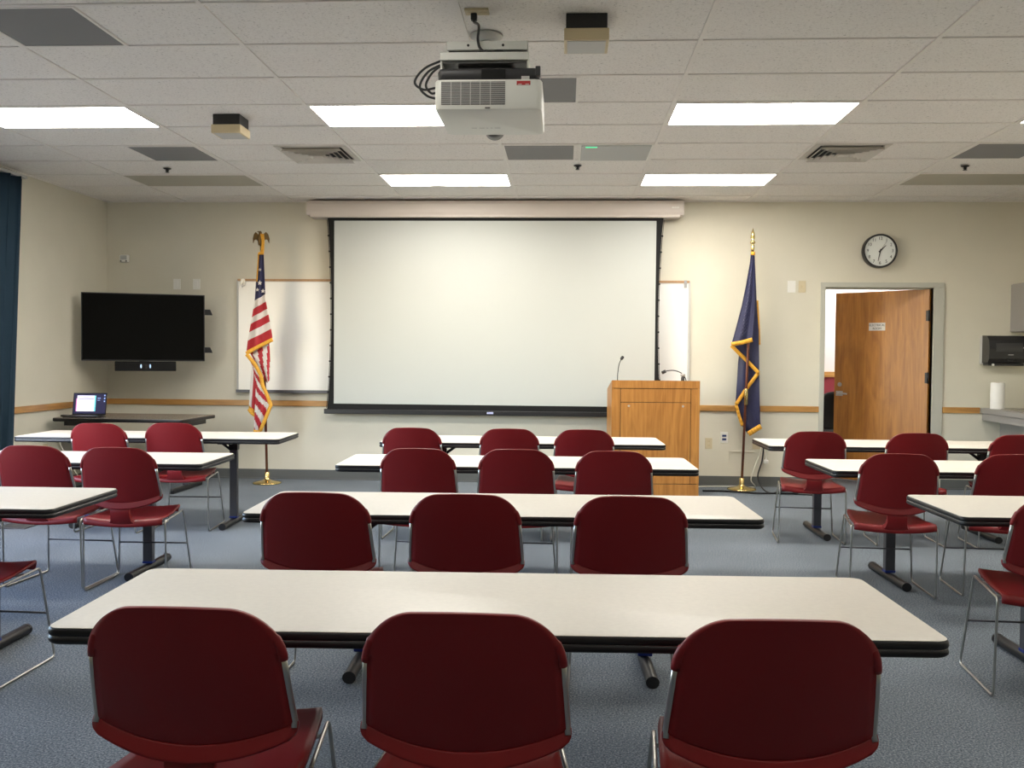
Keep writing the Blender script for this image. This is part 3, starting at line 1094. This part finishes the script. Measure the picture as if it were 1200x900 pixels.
bpy.context.view_layer.update()
mc = empty('gooseneck_microphone', tuple(at(723.5, 447, 9.62)))
tag(mc, 'thin gooseneck microphone on the lectern top left', 'microphone')
b0 = Vector(mc.location)
P = [Vector((at(723.5, 448, 9.62).x, 9.62, 1.1195)), at(724, 437, 9.62), at(725.5, 427, 9.615), at(728, 421, 9.61)]
MB().tube(smooth_path([q-b0 for q in P], 8), .0042, n=8).build('gooseneck', BLKMET, mc)
q0, q1 = at(727.6, 421.5, 9.61)-b0, at(730.5, 417.5, 9.605)-b0
MB().tube([q0+(q1-q0)*t for t in (0, .15, .4, .8, 1.0)], .016, n=10, taper=lambda t: [.5, .9, 1.0, 1.0, .6][min(4, int(t*4.01))]).build('microphone_head', BLACK, mc)
lp = empty('reading_lamp', tuple(at(804, 447, 9.66)))
tag(lp, 'black gooseneck reading lamp arching over the lectern top right', 'lamp')
b0 = Vector(lp.location)
P = [Vector((at(804.5, 452, 9.66).x, 9.66, 1.119)), at(803, 443, 9.66), at(798, 437, 9.68), at(790, 434.2, 9.70), at(782, 434.5, 9.72), at(778, 436, 9.73)]
MB().tube(smooth_path([q-b0 for q in P], 8), .0050, n=8).build('gooseneck', BLKMET, lp)
q0, q1 = at(780, 435, 9.72)-b0, at(776, 436.8, 9.735)-b0
MB().tube([q0, q0+(q1-q0)*.5, q1], .017, n=12).build('lamp_head', BLACK, lp)
jr = at(800, 450, 9.62)
e = empty('small_bottle', (jr.x, 9.62, 1.124))
tag(e, 'tiny dark capped bottle on the lectern beside the reading lamp', 'bottle')
MB().lathe([(.017, -.005), (.018, .0), (.018, .05), (.012, .058), (.012, .064)], (0, 0, 0), n=16).build('body', BLACK, e)
MB().lathe([(.014, .062), (.024, .066), (.025, .078), (.02, .090), (.01, .092)], (0, 0, 0), n=16).build('cap', SILVER, e)

# ------------------------------------------------------------------ chairs


def seat_hw(y):
    t = (y+.20)/.45
    return .226+(.180-.226)*t


def make_chair():
    root = empty('stacking_chair')
    ZT, ZB = .835, .549

    def zy(v):
        return ZB+(ZT-ZB)*v, -.222-.090*v - .006*math.sin(PI*v)

    def halfw(v):
        return .2325+(.2115-.2325)*v

    def wrap(v):
        return .030+.008*v

    def back(a, b):
        # b runs bottom to top
        v = b
        u = 2*a-1
        z, y = zy(v)
        w = halfw(v)
        top = 1-v
        rc = .36
        cut = 0
        if top < rc:
            t = 1-top/rc
            cut = .104*(1-math.sqrt(max(0, 1-t*t)))
        wn = w-cut
        if .095 < v < .70:
            wn -= .013*min(1, (v-.095)/.01, (.70-v)/.02)
        if v < .06:
            wn -= .020*(1-math.sqrt(max(0, 1-(1-v/.06)**2)))
        x = u*wn
        un = x/w
        dz = -.058*(1-un*un)*(1-v)**2.2 + .016*(1-un*un)*v**3
        lip = max(0, 1-v/.095)
        return (x, y+wrap(v)*un*un-.026*lip, z+dz)
    bsb = MB()
    nu = 22
    vs_ = sorted(set([0, .015, .03, .045, .06, .08, .094, .097, .106, .12, .14, .16] + [.16+i*.03 for i in range(1, 17)] + [1-.36*(1-math.sin(i/16*PI/2)) for i in range(1, 17)] + [.683, .70]))
    gv = [[bsb.bm.verts.new(Vector(back(i/nu, q))) for i in range(nu+1)] for q in vs_]
    for j in range(len(vs_)-1):
        for i in range(nu):
            f = bsb.bm.faces.new([gv[j][i], gv[j][i+1], gv[j+1][i+1], gv[j+1][i]])
            f.smooth = True
    bk = bsb.build('backrest', RED, root, sharp=.6)
    sm = bk.modifiers.new('s', 'SOLIDIFY')
    sm.thickness = .011
    sm.offset = 0
    # rods recessed in the back's sides, held by a moulded pocket at the top
    for s in (-1, 1):
        P = []
        for v in (.05, .10, .2, .35, .5, .66):
            z, y = zy(v)
            P.append((s*(halfw(v)-.0085), y+wrap(v)-.003-.026*max(0, 1-v/.095), z))
        MB().tube(P, .0078, n=8).build('back_rod', CHROME, root)
        P = []
        for v in (.625, .66, .72, .79, .84):
            z, y = zy(v)
            t = 1-(1-v)/.36
            cut = .104*(1-math.sqrt(max(0, 1-t*t))) if t > 0 else 0
            P.append((s*(halfw(v)-.0095-cut), y+wrap(v)-.002, z))
        MB().tube(P, .0118, n=10, taper=lambda t: .96 if t < .85 else .45).build('rod_pocket', RED, root)
    # stem
    st = MB()
    sec = [(-.236, .508, .056), (-.240, .485, .054), (-.237, .458, .054), (-.227, .428, .060), (-.206, .404, .080)]
    k = st.mi(RED)
    rings = []
    for y, z, w in sec:
        t = .012
        rings.append([st.bm.verts.new(q) for q in ((-w, y-t*.6, z-t*.6), (-w*.5, y-t*.9, z-t*.9), (w*.5, y-t*.9, z-t*.9), (w, y-t*.6, z-t*.6), (w, y+t, z+t), (-w, y+t, z+t))])
    for A, B in zip(rings, rings[1:]):
        for j in range(6):
            f = st.bm.faces.new([A[j], A[(j+1) % 6], B[(j+1) % 6], B[j]])
            f.smooth = True
    st.bm.faces.new(rings[0][::-1])
    st.bm.faces.new(rings[-1])
    st.build('back_stem', RED, root, sharp=.9)

    def seat(a, b):
        u = 2*a-1
        if b < .08:
            t = b/.08
            y, z = -.206, .400+.034*t
        elif b < .82:
            t = (b-.08)/.74
            y = -.203+t*.395
            z = .434-.010*math.sin(PI*t)+.016*t
        else:
            t = (b-.82)/.18
            an = t*PI*.5
            y = .192+.045*math.sin(an)
            z = .450-.045*(1-math.cos(an))
        w = seat_hw(y)
        if y > .15:
            t = min(1, (y-.15)/.087)
            w -= .035*(1-math.sqrt(max(0, 1-t*t*.95)))
        x = u*w
        dish = -.016*(1-u*u)*(1 if .08 <= b <= .82 else (b/.08 if b < .08 else 1-(b-.82)/.18))
        rear = -.014*(1-u*u) if b < .08 else 0
        return (x, y-.018*(1-u*u)*max(0, 1-(y+.206)/.2), z+dish+rear)
    so = MB().grid(seat, 18, 30).build('seat', RED, root)
    sm = so.modifiers.new('s', 'SOLIDIFY')
    sm.thickness = .011
    sm.offset = 0
    for s in (-1, 1):
        loop = [(s*.240, -.175, .006), (s*.228, .262, .006), (s*.195, .205, .420), (s*.236, -.188, .416)]
        MB().tube(fillet(loop, .028, closed=True), .0058, n=8, closed=True).build('sled_leg', CHROME, root)
    t = .21/.42
    xx, yy = .228+(.195-.228)*t, .262+(.205-.262)*t
    MB().tube([(-xx, yy, .21), (xx, yy, .21)], .0048, n=8).build('crossbar', DGREY, root)
    for y in (-.12, .12):
        w = seat_hw(y)+.008
        MB().tube([(-w, y, .412), (-w*.7, y, .402), (w*.7, y, .402), (w, y, .412)], .0055, n=6).build('seat_brace', CHROME, root)
    return root


chair0 = make_chair()
used = [False]


def chair(px, py, yaw, label, group):
    """px, py: where the middle of the back's top edge stands"""
    c = chair0 if not used[0] else copy_tree(chair0)
    used[0] = True
    t = math.radians(yaw)
    px, py = px*1.047, py*1.047
    c.location = (px - math.sin(t)*.312, py + math.cos(t)*.312, 0)
    c.rotation_euler = (0, 0, t)
    tag(c, label, 'chair', group)
    return c


GC, GL, GR = 'chairs at the middle tables', 'chairs at the left tables', 'chairs at the right tables'
CH = 'burgundy stacking chair '
chair(-.772, 1.852, 0, CH+'at the nearest middle table, leftmost of the large front three', GC)
chair(-.200, 1.859, 0, CH+'at the nearest middle table, centre of the large front three', GC)
chair(.430, 1.865, 2.0, CH+'at the nearest middle table, rightmost of the large front three', GC)
chair(-.925, 3.44, 0, CH+'at the second middle table from the camera, left of its three', GC)
chair(-.366, 3.46, 0, CH+'at the second middle table from the camera, centre of its three', GC)
chair(.247, 3.475, 0, CH+'at the second middle table from the camera, right of its three', GC)
chair(-.800, 5.12, 0, CH+'at the third middle table from the camera, left of its three', GC)
chair(-.263, 5.15, 0, CH+'at the third middle table from the camera, centre of its three', GC)
chair(.268, 5.13, 0, CH+'at the third middle table from the camera, right of its three', GC)
chair(-1.068, 6.57, 0, CH+'at the farthest middle table before the screen, left of its three', GC)
chair(-.386, 6.60, 0, CH+'at the farthest middle table before the screen, centre of its three', GC)
chair(.136, 6.60, 0, CH+'at the farthest middle table before the screen, next to the lectern', GC)
chair(-2.428, 3.43, -2, CH+'at the left edge with only its seat corner and legs showing', GL)
chair(-2.890, 4.98, -2, CH+'at the middle left table, the left one cut by the picture edge', GL)
chair(-2.398, 4.95, 2, CH+'at the middle left table, the right one with seat and legs showing', GL)
chair(-3.335, 6.60, 0, CH+'at the far left table, left of two, below the laptop', GL)
chair(-2.835, 6.72, 3, CH+'at the far left table, right of two, toward the flag', GL)
chair(1.900, 3.64, -4, CH+'at the nearest right table, cut by the right picture edge', GR)
chair(1.803, 5.20, -4, CH+'at the middle right table, left one with full back showing', GR)
chair(2.440, 5.25, -3, CH+'at the middle right table, right one cut by the picture edge', GR)
chair(1.740, 6.69, -5, CH+'at the far right table, left of three, beside the blue flag', GR)
chair(2.425, 6.66, -3, CH+'at the far right table, centre of three, before the oak door', GR)
chair(3.100, 6.62, -2, CH+'at the far right table, rightmost of three, below the counter', GR)

# ------------------------------------------------------------------ tables
TZ = .72


def make_table(L):
    root = empty('folding_table')
    hx, hy = L/2, .325
    r = .035
    top = MB()
    rr_stack(top, [(hx-.006, hy-.006, TZ-.008), (hx-.003, hy-.003, TZ-.001), (hx-.006, hy-.006, TZ)], LAM, r)
    top.build('tabletop', LAM, root, sharp=.5)
    ed = MB()
    rr_stack(ed, [(hx-.004, hy-.004, TZ-.041), (hx, hy, TZ-.036), (hx+.001, hy+.001, TZ-.030), (hx-.001, hy-.001, TZ-.024), (hx-.004, hy-.004, TZ-.0225), (hx-.001, hy-.001, TZ-.021), (hx+.001, hy+.001, TZ-.015), (hx, hy, TZ-.006), (hx-.0028, hy-.0028, TZ-.0025)], BLACKV, r)
    ed.build('edge_band', BLACKV, root)
    gr = MB()
    rr_stack(gr, [(hx-.0035, hy-.0035, TZ-.0235), (hx-.0012, hy-.0012, TZ-.0225), (hx-.0035, hy-.0035, TZ-.0215)], ALU, r)
    gr.build('edge_groove', ALU, root)
    for s in (-1, 1):
        x = s*(hx-.45)
        lg = empty('leg', (x, 0, 0))
        lg.parent = root
        lg.location = (x, 0, 0)
        MB().box((-.03, -.024, .05), (.03, .024, TZ-.045), bev=.004).build('column', DGREY, lg)
        MB().box((-.032, -.026, .052), (.032, .026, .066), bev=.002).build('collar', BLUEPL, lg)
        f = MB()
        prof = [(.026*math.cos(t), .026+.026*math.sin(t)) for t in [q*2*PI/16 for q in range(16)]]
        f.prism([(x_*1.05, -.285, z_*.98+.001) for x_, z_ in prof], (0, .57, 0), BLKMET, smooth=True)
        f.build('foot', BLKMET, lg, sharp=.6)
        for yy in (-.297, .280):
            MB().prism([(x_*1.1, yy, z_*1.02) for x_, z_ in prof], (0, .017, 0), BLACK).build('end_cap', BLACK, lg)
        br = MB().box((-.05, -.26, TZ-.052), (.05, .26, TZ-.041), BLKMET)
        br.box((-.036, -.03, TZ-.12), (.036, .03, TZ-.045), BLKMET, bev=.004)
        br.tube([(-s*.024, 0, TZ-.12), (-s*.12, 0, TZ-.05)], .011, BLKMET)
        br.tube([(s*.024, 0, TZ-.075), (s*.07, 0, TZ-.05)], .010, BLKMET)
        br.lathe([(.012, -.034), (.012, .034)], (0, 0, TZ-.10), BLKMET, n=12, axis='y')
        br.build('bracket', BLKMET, lg)
    return root


TL = 2.17


def table(src, cx, cy, yaw, label, group):
    t = src
    if src.get('label'):
        t = copy_tree(src)
    t.location = (cx, cy, 0)
    t.rotation_euler = (0, 0, math.radians(yaw))
    return tag(t, label, 'table', group)


t0 = make_table(TL)
TB = 'long white-topped table with black edge '
GT = 'long classroom tables'
table(t0, -.175, 2.57, 1.9, TB+'nearest the camera in the middle column', GT)
table(t0, -.268, 4.235, 1.9, TB+'second from the camera in the middle column', GT)
table(t0, -.295, 5.96, 1.2, TB+'third from the camera in the middle column', GT)
table(t0, -.330, 7.50, 1.6, TB+'farthest from the camera in the middle column', GT)
table(t0, -3.245, 4.18, 1.2, TB+'nearest the camera in the left column', GT)
table(t0, -3.255, 5.85, 1.5, TB+'second from the camera in the left column', GT)
table(t0, 2.755, 4.45, 1.2, TB+'nearest the camera in the right column', GT)
table(t0, 2.665, 6.06, 1.4, TB+'second from the camera in the right column', GT)
table(t0, 2.620, 7.60, 0.8, TB+'farthest in the right column, before the door', GT)
t1 = make_table(2.08)
table(t1, -3.255, 7.53, 2.0, TB+'farthest in the left column, before the corner table', GT)

# corner table with laptop
co = empty('corner_table', (-4.33, 9.42, 0), math.radians(-2))
tag(co, 'dark-topped table under the television in the corner, laptop on it', 'table')
CT = .735
ct2 = MB()
rr_stack(ct2, [(.655, .40, CT-.028), (.66, .405, CT-.020), (.66, .405, CT-.003), (.657, .402, CT)], DKTOP, .03)
ct2.build('tabletop', DKTOP, co, sharp=.5)
e2 = MB()
rr_stack(e2, [(.657, .402, CT-.036), (.662, .407, CT-.030), (.662, .407, CT-.006), (.6605, .4055, CT-.004)], BLACKV, .03)
e2.build('edge_band', BLACKV, co)
for s in (-1, 1):
    lg = empty('leg')
    lg.parent = co
    lg.location = (s*.52, 0, 0)
    MB().box((-.03, -.024, .05), (.03, .024, CT-.04), bev=.004).build('column', DGREY, lg)
    MB().box((-.028, -.34, .003), (.028, .34, .05), bev=.014).build('foot', BLKMET, lg)
    MB().box((-.09, -.28, CT-.085), (.09, .28, CT-.036), bev=.004).build('bracket', BLKMET, lg)

LPp = at(103, 490, 9.18)
lap = empty('laptop', (LPp.x-.04, 9.19, CT), math.radians(6))
tag(lap, 'open black laptop with lit screen on the dark corner table', 'laptop')
MB().box((-.165, -.12, 0), (.165, .11, .018), bev=.005).build('base', BLACK, lap)
kb = MB()
for i in range(5):
    for j in range(12):
        kb.box((-.145+j*.0245, .085-i*.021-.016, .018), (-.145+j*.0245+.021, .085-i*.021, .0195), BLACKM)
kb.build('keyboard', BLACKM, lap)
lid = empty('lid')
lid.parent = lap
lid.location = (0, .11, .016)
lid.rotation_euler = (math.radians(-12), 0, 0)
MB().box((-.165, 0, 0), (.165, .008, .222), bev=.003).build('shell', BLACK, lid)
b = MB().box((-.157, -.0012, .012), (.157, .0, .214), SCR_BG)
b.box((-.125, -.0020, .035), (.045, -.001, .195), SCR_W).box((.045, -.0020, .035), (.060, -.001, .195), SCR_C).box((-.135, -.0020, .035), (-.125, -.001, .165), SCR_M)
b.box((-.11, -.0026, .160), (.04, -.0018, .166), SCR_BG).box((-.10, -.0026, .178), (.03, -.0018, .181), SCR_BG)
b.box((.075, -.002, .165), (.105, -.001, .172), SCR_I).box((.075, -.002, .145), (.10, -.001, .150), SCR_I)
for z in (.19, .16, .13):
    b.box((.138, -.002, z), (.150, -.001, z+.014), SCR_I)
b.build('screen', SCR_BG, lid)
mo = empty('remote_control', (at(78, 489, 9.25).x, 9.25, CT))
tag(mo, 'small black remote lying on the corner table left of the laptop', 'remote')
MB().box((-.055, -.02, 0), (.055, .02, .016), bev=.005).build('body', BLACK, mo)
b = MB()
for i in range(4):
    b.lathe([(.005, .016), (.005, .0175)], (-.035+i*.02, 0, 0), n=8)
b.build('button', DGREY, mo)
b = MB().tube(smooth_path([at(70, 517, 9.1), at(72, 523, 9.1), at(76, 531, 9.1), at(84, 546, 9.12), (-4.62, 9.12, .006), (-4.3, 9.3, .006)], 8), .006)
o = b.build('extension_cable', WCORD)
tag(o, 'pale cord hanging down below the corner table at the left', 'cord')

# ------------------------------------------------------------------ flags


def resample(pts, n):
    pts = [Vector((a, b, 0)) for a, b in pts]
    L = [0]
    for a, b in zip(pts, pts[1:]):
        L.append(L[-1]+(b-a).length)
    out = []
    for i in range(n+1):
        t = L[-1]*i/n
        j = 0
        while j < len(L)-2 and L[j+1] < t:
            j += 1
        f = (t-L[j])/max(1e-6, L[j+1]-L[j])
        out.append(pts[j].lerp(pts[j+1], f))
    return out


def patch(b, left, right, Y, amp, waves, matfn, nu=16, nv=40, ph=0.0, bulge=0.0):
    Lp, Rp = resample(left, nv), resample(right, nv)

    def fn(a, t):
        j = min(nv, int(round(t*nv)))
        q = Lp[j].lerp(Rp[j], a)
        env = .35+.65*t
        y = Y+amp*env*math.sin(ph+a*2*PI*waves+t*1.2) + bulge*(2*a-1)**2
        return at(q.x, q.y, y)
    b.grid(fn, nu, nv, matfn=matfn)


def ribbon(b, pts, Y, w, n=24, wave=.003):
    P = resample(pts, n)

    def fn(a, t):
        i = min(n, int(round(a*n)))
        d = (P[min(n, i+1)]-P[max(0, i-1)]).normalized()
        nn = Vector((-d.y, d.x, 0))
        q = P[i]+nn*(t-.5)*w
        return at(q.x, q.y, Y+wave*math.sin(i*1.3))
    b.grid(fn, n, 2, FGOLD)


def fringe(root, *a, **k):
    b = MB()
    ribbon(b, *a, **k)
    o = b.build('fringe', FGOLD)
    offs(o, root)
    o.modifiers.new('s', 'SOLIDIFY').thickness = .006


def flag_stand(name_pt, top_pt, Y, label, cat='flag'):
    base = at(*name_pt, Y)
    top = at(*top_pt, Y)
    root = empty('flagpole', (base.x, Y, 0))
    tag(root, label, cat, 'flags on floor stands')
    MB().lathe([(.145, 0), (.150, .006), (.146, .016), (.10, .026), (.055, .034), (.032, .045), (.026, .06), (.026, .12), (.021, .125)], (0, 0, 0), n=36).build('stand', BRASS, root)
    d = Vector((top.x-base.x, 0, top.z))
    MB().tube([Vector((0, 0, .02)), d*.5, d], .0135, n=12).build('pole', POLEW, root)
    return root, base, top


def offs(o, root):
    """meshes built in room coordinates: move them under their stand"""
    o.parent = root
    o.matrix_parent_inverse = Matrix.Identity(4)
    o.data.transform(Matrix.Translation(-Vector(root.location)))
    return o


# United States flag
us, ub, ut = flag_stand((313, 568), (306.5, 282), 9.93, 'red and white striped flag on a wooden pole with eagle, left of screen')
R_, W_, N_, G_ = FRED, FWHITE, FNAVY, FGOLD


def us_top(s, t):
    tt = t
    for lim, q in ((.465, N_), (.55, W_), (.63, R_), (.705, W_), (.785, R_), (.87, W_), (.965, R_)):
        if tt < lim:
            return q
    return G_


cl = MB()
patch(cl, [(302.5, 297), (300.5, 322), (298.5, 352), (294, 378), (290.5, 398), (288.5, 415)], [(309, 297), (310.5, 330), (311, 350), (316, 375), (319, 392), (319.5, 399)], 9.86, .022, 1.6, us_top, 18, 60)
patch(cl, [(292, 412), (300, 425), (307, 438), (313, 449)], [(315.5, 400), (316.5, 415), (316.8, 430), (316.2, 445)], 9.89, .012, 1.0, lambda s, t: R_ if (s*1.9+.9*t+.2) % 1 < .5 else W_, 14, 30)
patch(cl, [(296, 418), (294, 440), (292.5, 460), (291.5, 480)], [(302, 424), (302, 445), (301, 465), (299, 487)], 9.905, .014, 1.0, lambda s, t: G_ if t > .93 else (W_ if s < .45 else R_), 12, 36)
patch(cl, [(289.2, 416), (296, 430), (300, 448), (298.5, 480), (297.5, 506)], [(289.8, 415.5), (303, 434), (308.5, 454), (317.5, 475), (305, 507)], 9.855, .016, 1.3, lambda s, t: R_ if (s*1.1-t*5.2+.35) % 1 < .52 else W_, 18, 60)
o = cl.build('flag_cloth', None, None)
offs(o, us)
o.modifiers.new('s', 'SOLIDIFY').thickness = .004
fringe(us, [(288.5, 414.5), (303, 406), (319.5, 398)], 9.835, 4.2)
fringe(us, [(289, 415), (299, 427), (306, 440), (308, 452), (314, 465), (317.5, 475), (311, 491), (305, 505)], 9.832, 4.2, 40)
fringe(us, [(291.5, 479), (295, 484), (299.5, 487)], 9.89, 4.0, 8)
fringe(us, [(297, 505), (305, 506)], 9.84, 3.0, 6)
fringe(us, [(303, 297), (302.3, 312), (301, 330)], 9.848, 1.3, 10)
fringe(us, [(302.5, 297), (309, 297)], 9.84, 3.0, 6)
st = MB()
for u, v, rad in ((304.4, 316, .017), (304.3, 331.5, .026), (308, 341, .024), (301.5, 339.5, .020)):
    c = at(u, v, 9.832)
    pts = []
    for i in range(10):
        rr = rad if i % 2 == 0 else rad*.42
        t = PI/2+i*PI/5
        pts.append((c.x+rr*math.cos(t), c.y, c.z+rr*math.sin(t)))
    st.prism(pts, (0, .008, 0))
offs(st.build('star', FWHITE), us)
# eagle finial and cord
eg = MB()
c = at(305.5, 281, 9.93)
lx = .172/19
eg.lathe([(.012, -.06), (.02, -.055), (.024, -.02), (.03, .01), (.026, .045), (.016, .062), (.018, .075), (.012, .088), (.004, .092)], c+Vector((-.005, 0, 0)), n=14)
eg.tube([c+Vector((-.005, -.005, .078)), c+Vector((-.024, -.012, .086)), c+Vector((-.034, -.014, .078))], .009, n=8, taper=lambda t: 1-.75*t)
for s in (-1, 1):
    prof = [(0.012, .03), (.035, .065), (.055, .082), (.075, .060), (.088, .015), (.085, -.035), (.070, .0), (.05, .005), (.035, -.01), (.012, -.02)]
    pts = [c+Vector((s*x, -.012+.25*x, z)) for x, z in prof]
    eg.prism(pts, (0, .014, 0))
offs(eg.build('eagle_finial', BRONZE), us)
tz = MB()
for dx in (0, 2.2):
    tz.tube(smooth_path([at(306+dx, 274, 9.90), at(307.5+dx*.6, 283, 9.905), at(307+dx*.7, 291, 9.90), at(306+dx, 297, 9.895)], 5), .011, n=8)
offs(tz.build('cord', FGOLD), us)
MB().lathe([(.017, 2.43), (.017, 2.52)], (ut.x-ub.x, 0, 0), n=12).build('ferrule', BRASS, us)

# blue flag
bf, bb_, bt = flag_stand((869, 575), (882, 292), 10.04, 'dark blue flag with gold fringe on a wooden pole, right of lectern')
cl = MB()


def blue(s, t):
    if .36 < s < .66 and .18 < t < .93 and math.sin(s*61+t*47)*math.sin(t*83-s*29) > .45:
        return FTHREAD
    return FBLUE


patch(cl, [(880, 296), (879, 307), (874, 335), (869, 359), (863, 382), (857.5, 402)], [(884, 296), (884.3, 320), (884.5, 350), (883.5, 375), (882, 397)], 9.985, .020, 1.5, blue, 34, 90)
patch(cl, [(881, 298), (876, 360), (859, 404), (866, 416), (865, 424), (862, 474), (869.5, 499), (877, 509)], [(884.5, 300), (887, 360), (889.2, 388), (889.8, 430), (890.3, 470), (891, 494), (891.5, 498), (891.5, 501)], 10.10, .018, 1.4, lambda s, t: FBLUE, 18, 60, ph=1.0)
o = cl.build('flag_cloth')
offs(o, bf)
o.modifiers.new('s', 'SOLIDIFY').thickness = .004
fringe(bf, [(857, 403.5), (869, 401.5), (881.5, 398)], 9.965, 5.0)
fringe(bf, [(857, 405), (866, 414), (874, 421.5), (889, 437)], 10.065, 4.2)
fringe(bf, [(889, 436.5), (875, 455), (862.5, 474)], 10.07, 4.2)
fringe(bf, [(862.5, 474), (866, 487), (870, 499)], 10.07, 3.6)
fringe(bf, [(877, 508.5), (891.5, 499.5)], 10.07, 6.0)
fringe(bf, [(887.5, 352), (889, 378), (890, 404)], 10.12, 2.2)
fringe(bf, [(880, 297), (884.5, 297)], 9.975, 4.0, 6)
c = Vector((bt.x-bb_.x, 0, bt.z))
MB().lathe([(.014, -.03), (.018, 0), (.018, .04), (.010, .05), (.026, .06), (.028, .075), (.012, .09), (.024, .12), (.018, .165), (.006, .20), (.002, .215)], c, n=16).build('spear_finial', BRASS, bf)
f0 = at(874.3, 465, 10.04)-Vector(bf.location)
MB().lathe([(.018, -.085), (.02, -.08), (.02, .08), (.018, .085)], f0, n=14).build('ferrule', BRASS, bf)

# ------------------------------------------------------------------ cords by the blue flag
b = MB().tube(smooth_path([at(892, 524, YB-.01), at(889, 535, YB-.06), at(885, 545, 10.15), at(880, 562, 10.12), (2.02, 10.24, .006), (1.8, 10.255, .006), (1.5, 10.22, .006), (1.37, 10.15, .006)], 8), .006)
o = b.build('extension_cable', WCORD)
tag(o, 'white cord running from the wall outlet down behind the blue flag stand', 'cord')
b = MB().tube(smooth_path([at(895, 524, YB-.01), at(893, 540, 10.2), at(888, 560, 10.15), (2.07, 9.9, .008), (2.2, 9.75, .008), (2.4, 9.85, .008), (2.3, 9.95, .009), (2.15, 9.8, .009), (2.5, 9.7, .008)], 8), .008)
o = b.build('extension_cable', BLACK)
tag(o, 'black cord hanging from the outlet and coiled on the carpet by the blue flag', 'cord')
b = MB().tube(smooth_path([(2.35, 9.72, .018), (2.0, 9.68, .018), (1.85, 9.78, .009), (1.6, 9.86, .009), (1.42, 9.85, .009)], 8), .009)
o = b.build('extension_cable', BLACKM)
tag(o, 'black cord lying on the carpet between the lectern and the blue flag', 'cord')
# white adapter hanging
ad = at(897.5, 541, 10.23)
e = MB().box((ad.x-.025, 10.215, ad.z-.02), (ad.x+.025, 10.255, ad.z+.02), bev=.008).tube(smooth_path([at(896.5, 528, YB-.01), at(898, 536, 10.29), (ad.x, 10.235, ad.z+.015)], 6), .004).build('power_adapter', WHITEP)
tag(e, 'small white plug adapter hanging under the far right table end', 'adapter')
# floor box by the left tables
fb = at(6, 627, 6.6)
e = empty('floor_box', (-4.30, 7.25, 0))
tag(e, 'dark flat cover plate set in the carpet at the left edge', 'floor plate')
MB().box((-.12, -.1, 0), (.12, .1, .008), bev=.003).build('cover_plate', DGREY, e)

# ------------------------------------------------------------------ light
# lamp in the room beyond the door
e = empty('ceiling_light', (3.5, 12.0, 2.95))
tag(e, 'bright ceiling light panel in the room beyond the door', 'ceiling light', 'flat ceiling light panels')
MB().box((-.6, -.3, 0), (.6, .3, .02)).build('diffuser', DLIGHT, e)

W = bpy.data.worlds.new('world')
SC.world = W
W.use_nodes = True
bg = W.node_tree.nodes['Background']
sky = W.node_tree.nodes.new('ShaderNodeTexSky')
sky.sky_type = 'NISHITA'
sky.sun_disc = False
sky.sun_elevation = math.radians(40)
sky.sun_rotation = math.radians(200)
W.node_tree.links.new(sky.outputs['Color'], bg.inputs['Color'])
bg.inputs['Strength'].default_value = 3.6
for i, (a, b_) in enumerate(WIN):
    ld = bpy.data.lights.new('daylight_portal', 'AREA')
    ld.shape = 'RECTANGLE'
    ld.size, ld.size_y = b_-a, 1.65
    ld.cycles.is_portal = True
    lo = bpy.data.objects.new('daylight_portal', ld)
    COL.objects.link(lo)
    lo.location = (XL-.2, (a+b_)/2, 1.725)
    lo.rotation_euler = (0, -PI/2, 0)

vs = SC.view_settings
vs.view_transform = 'Standard'
vs.look = 'None'
vs.gamma = 1
vs.use_curve_mapping = False
vs.exposure = 0.08
SC.cycles.use_denoising = True
SC.cycles.max_bounces = 8
SC.cycles.diffuse_bounces = 5
SC.cycles.sample_clamp_indirect = 8
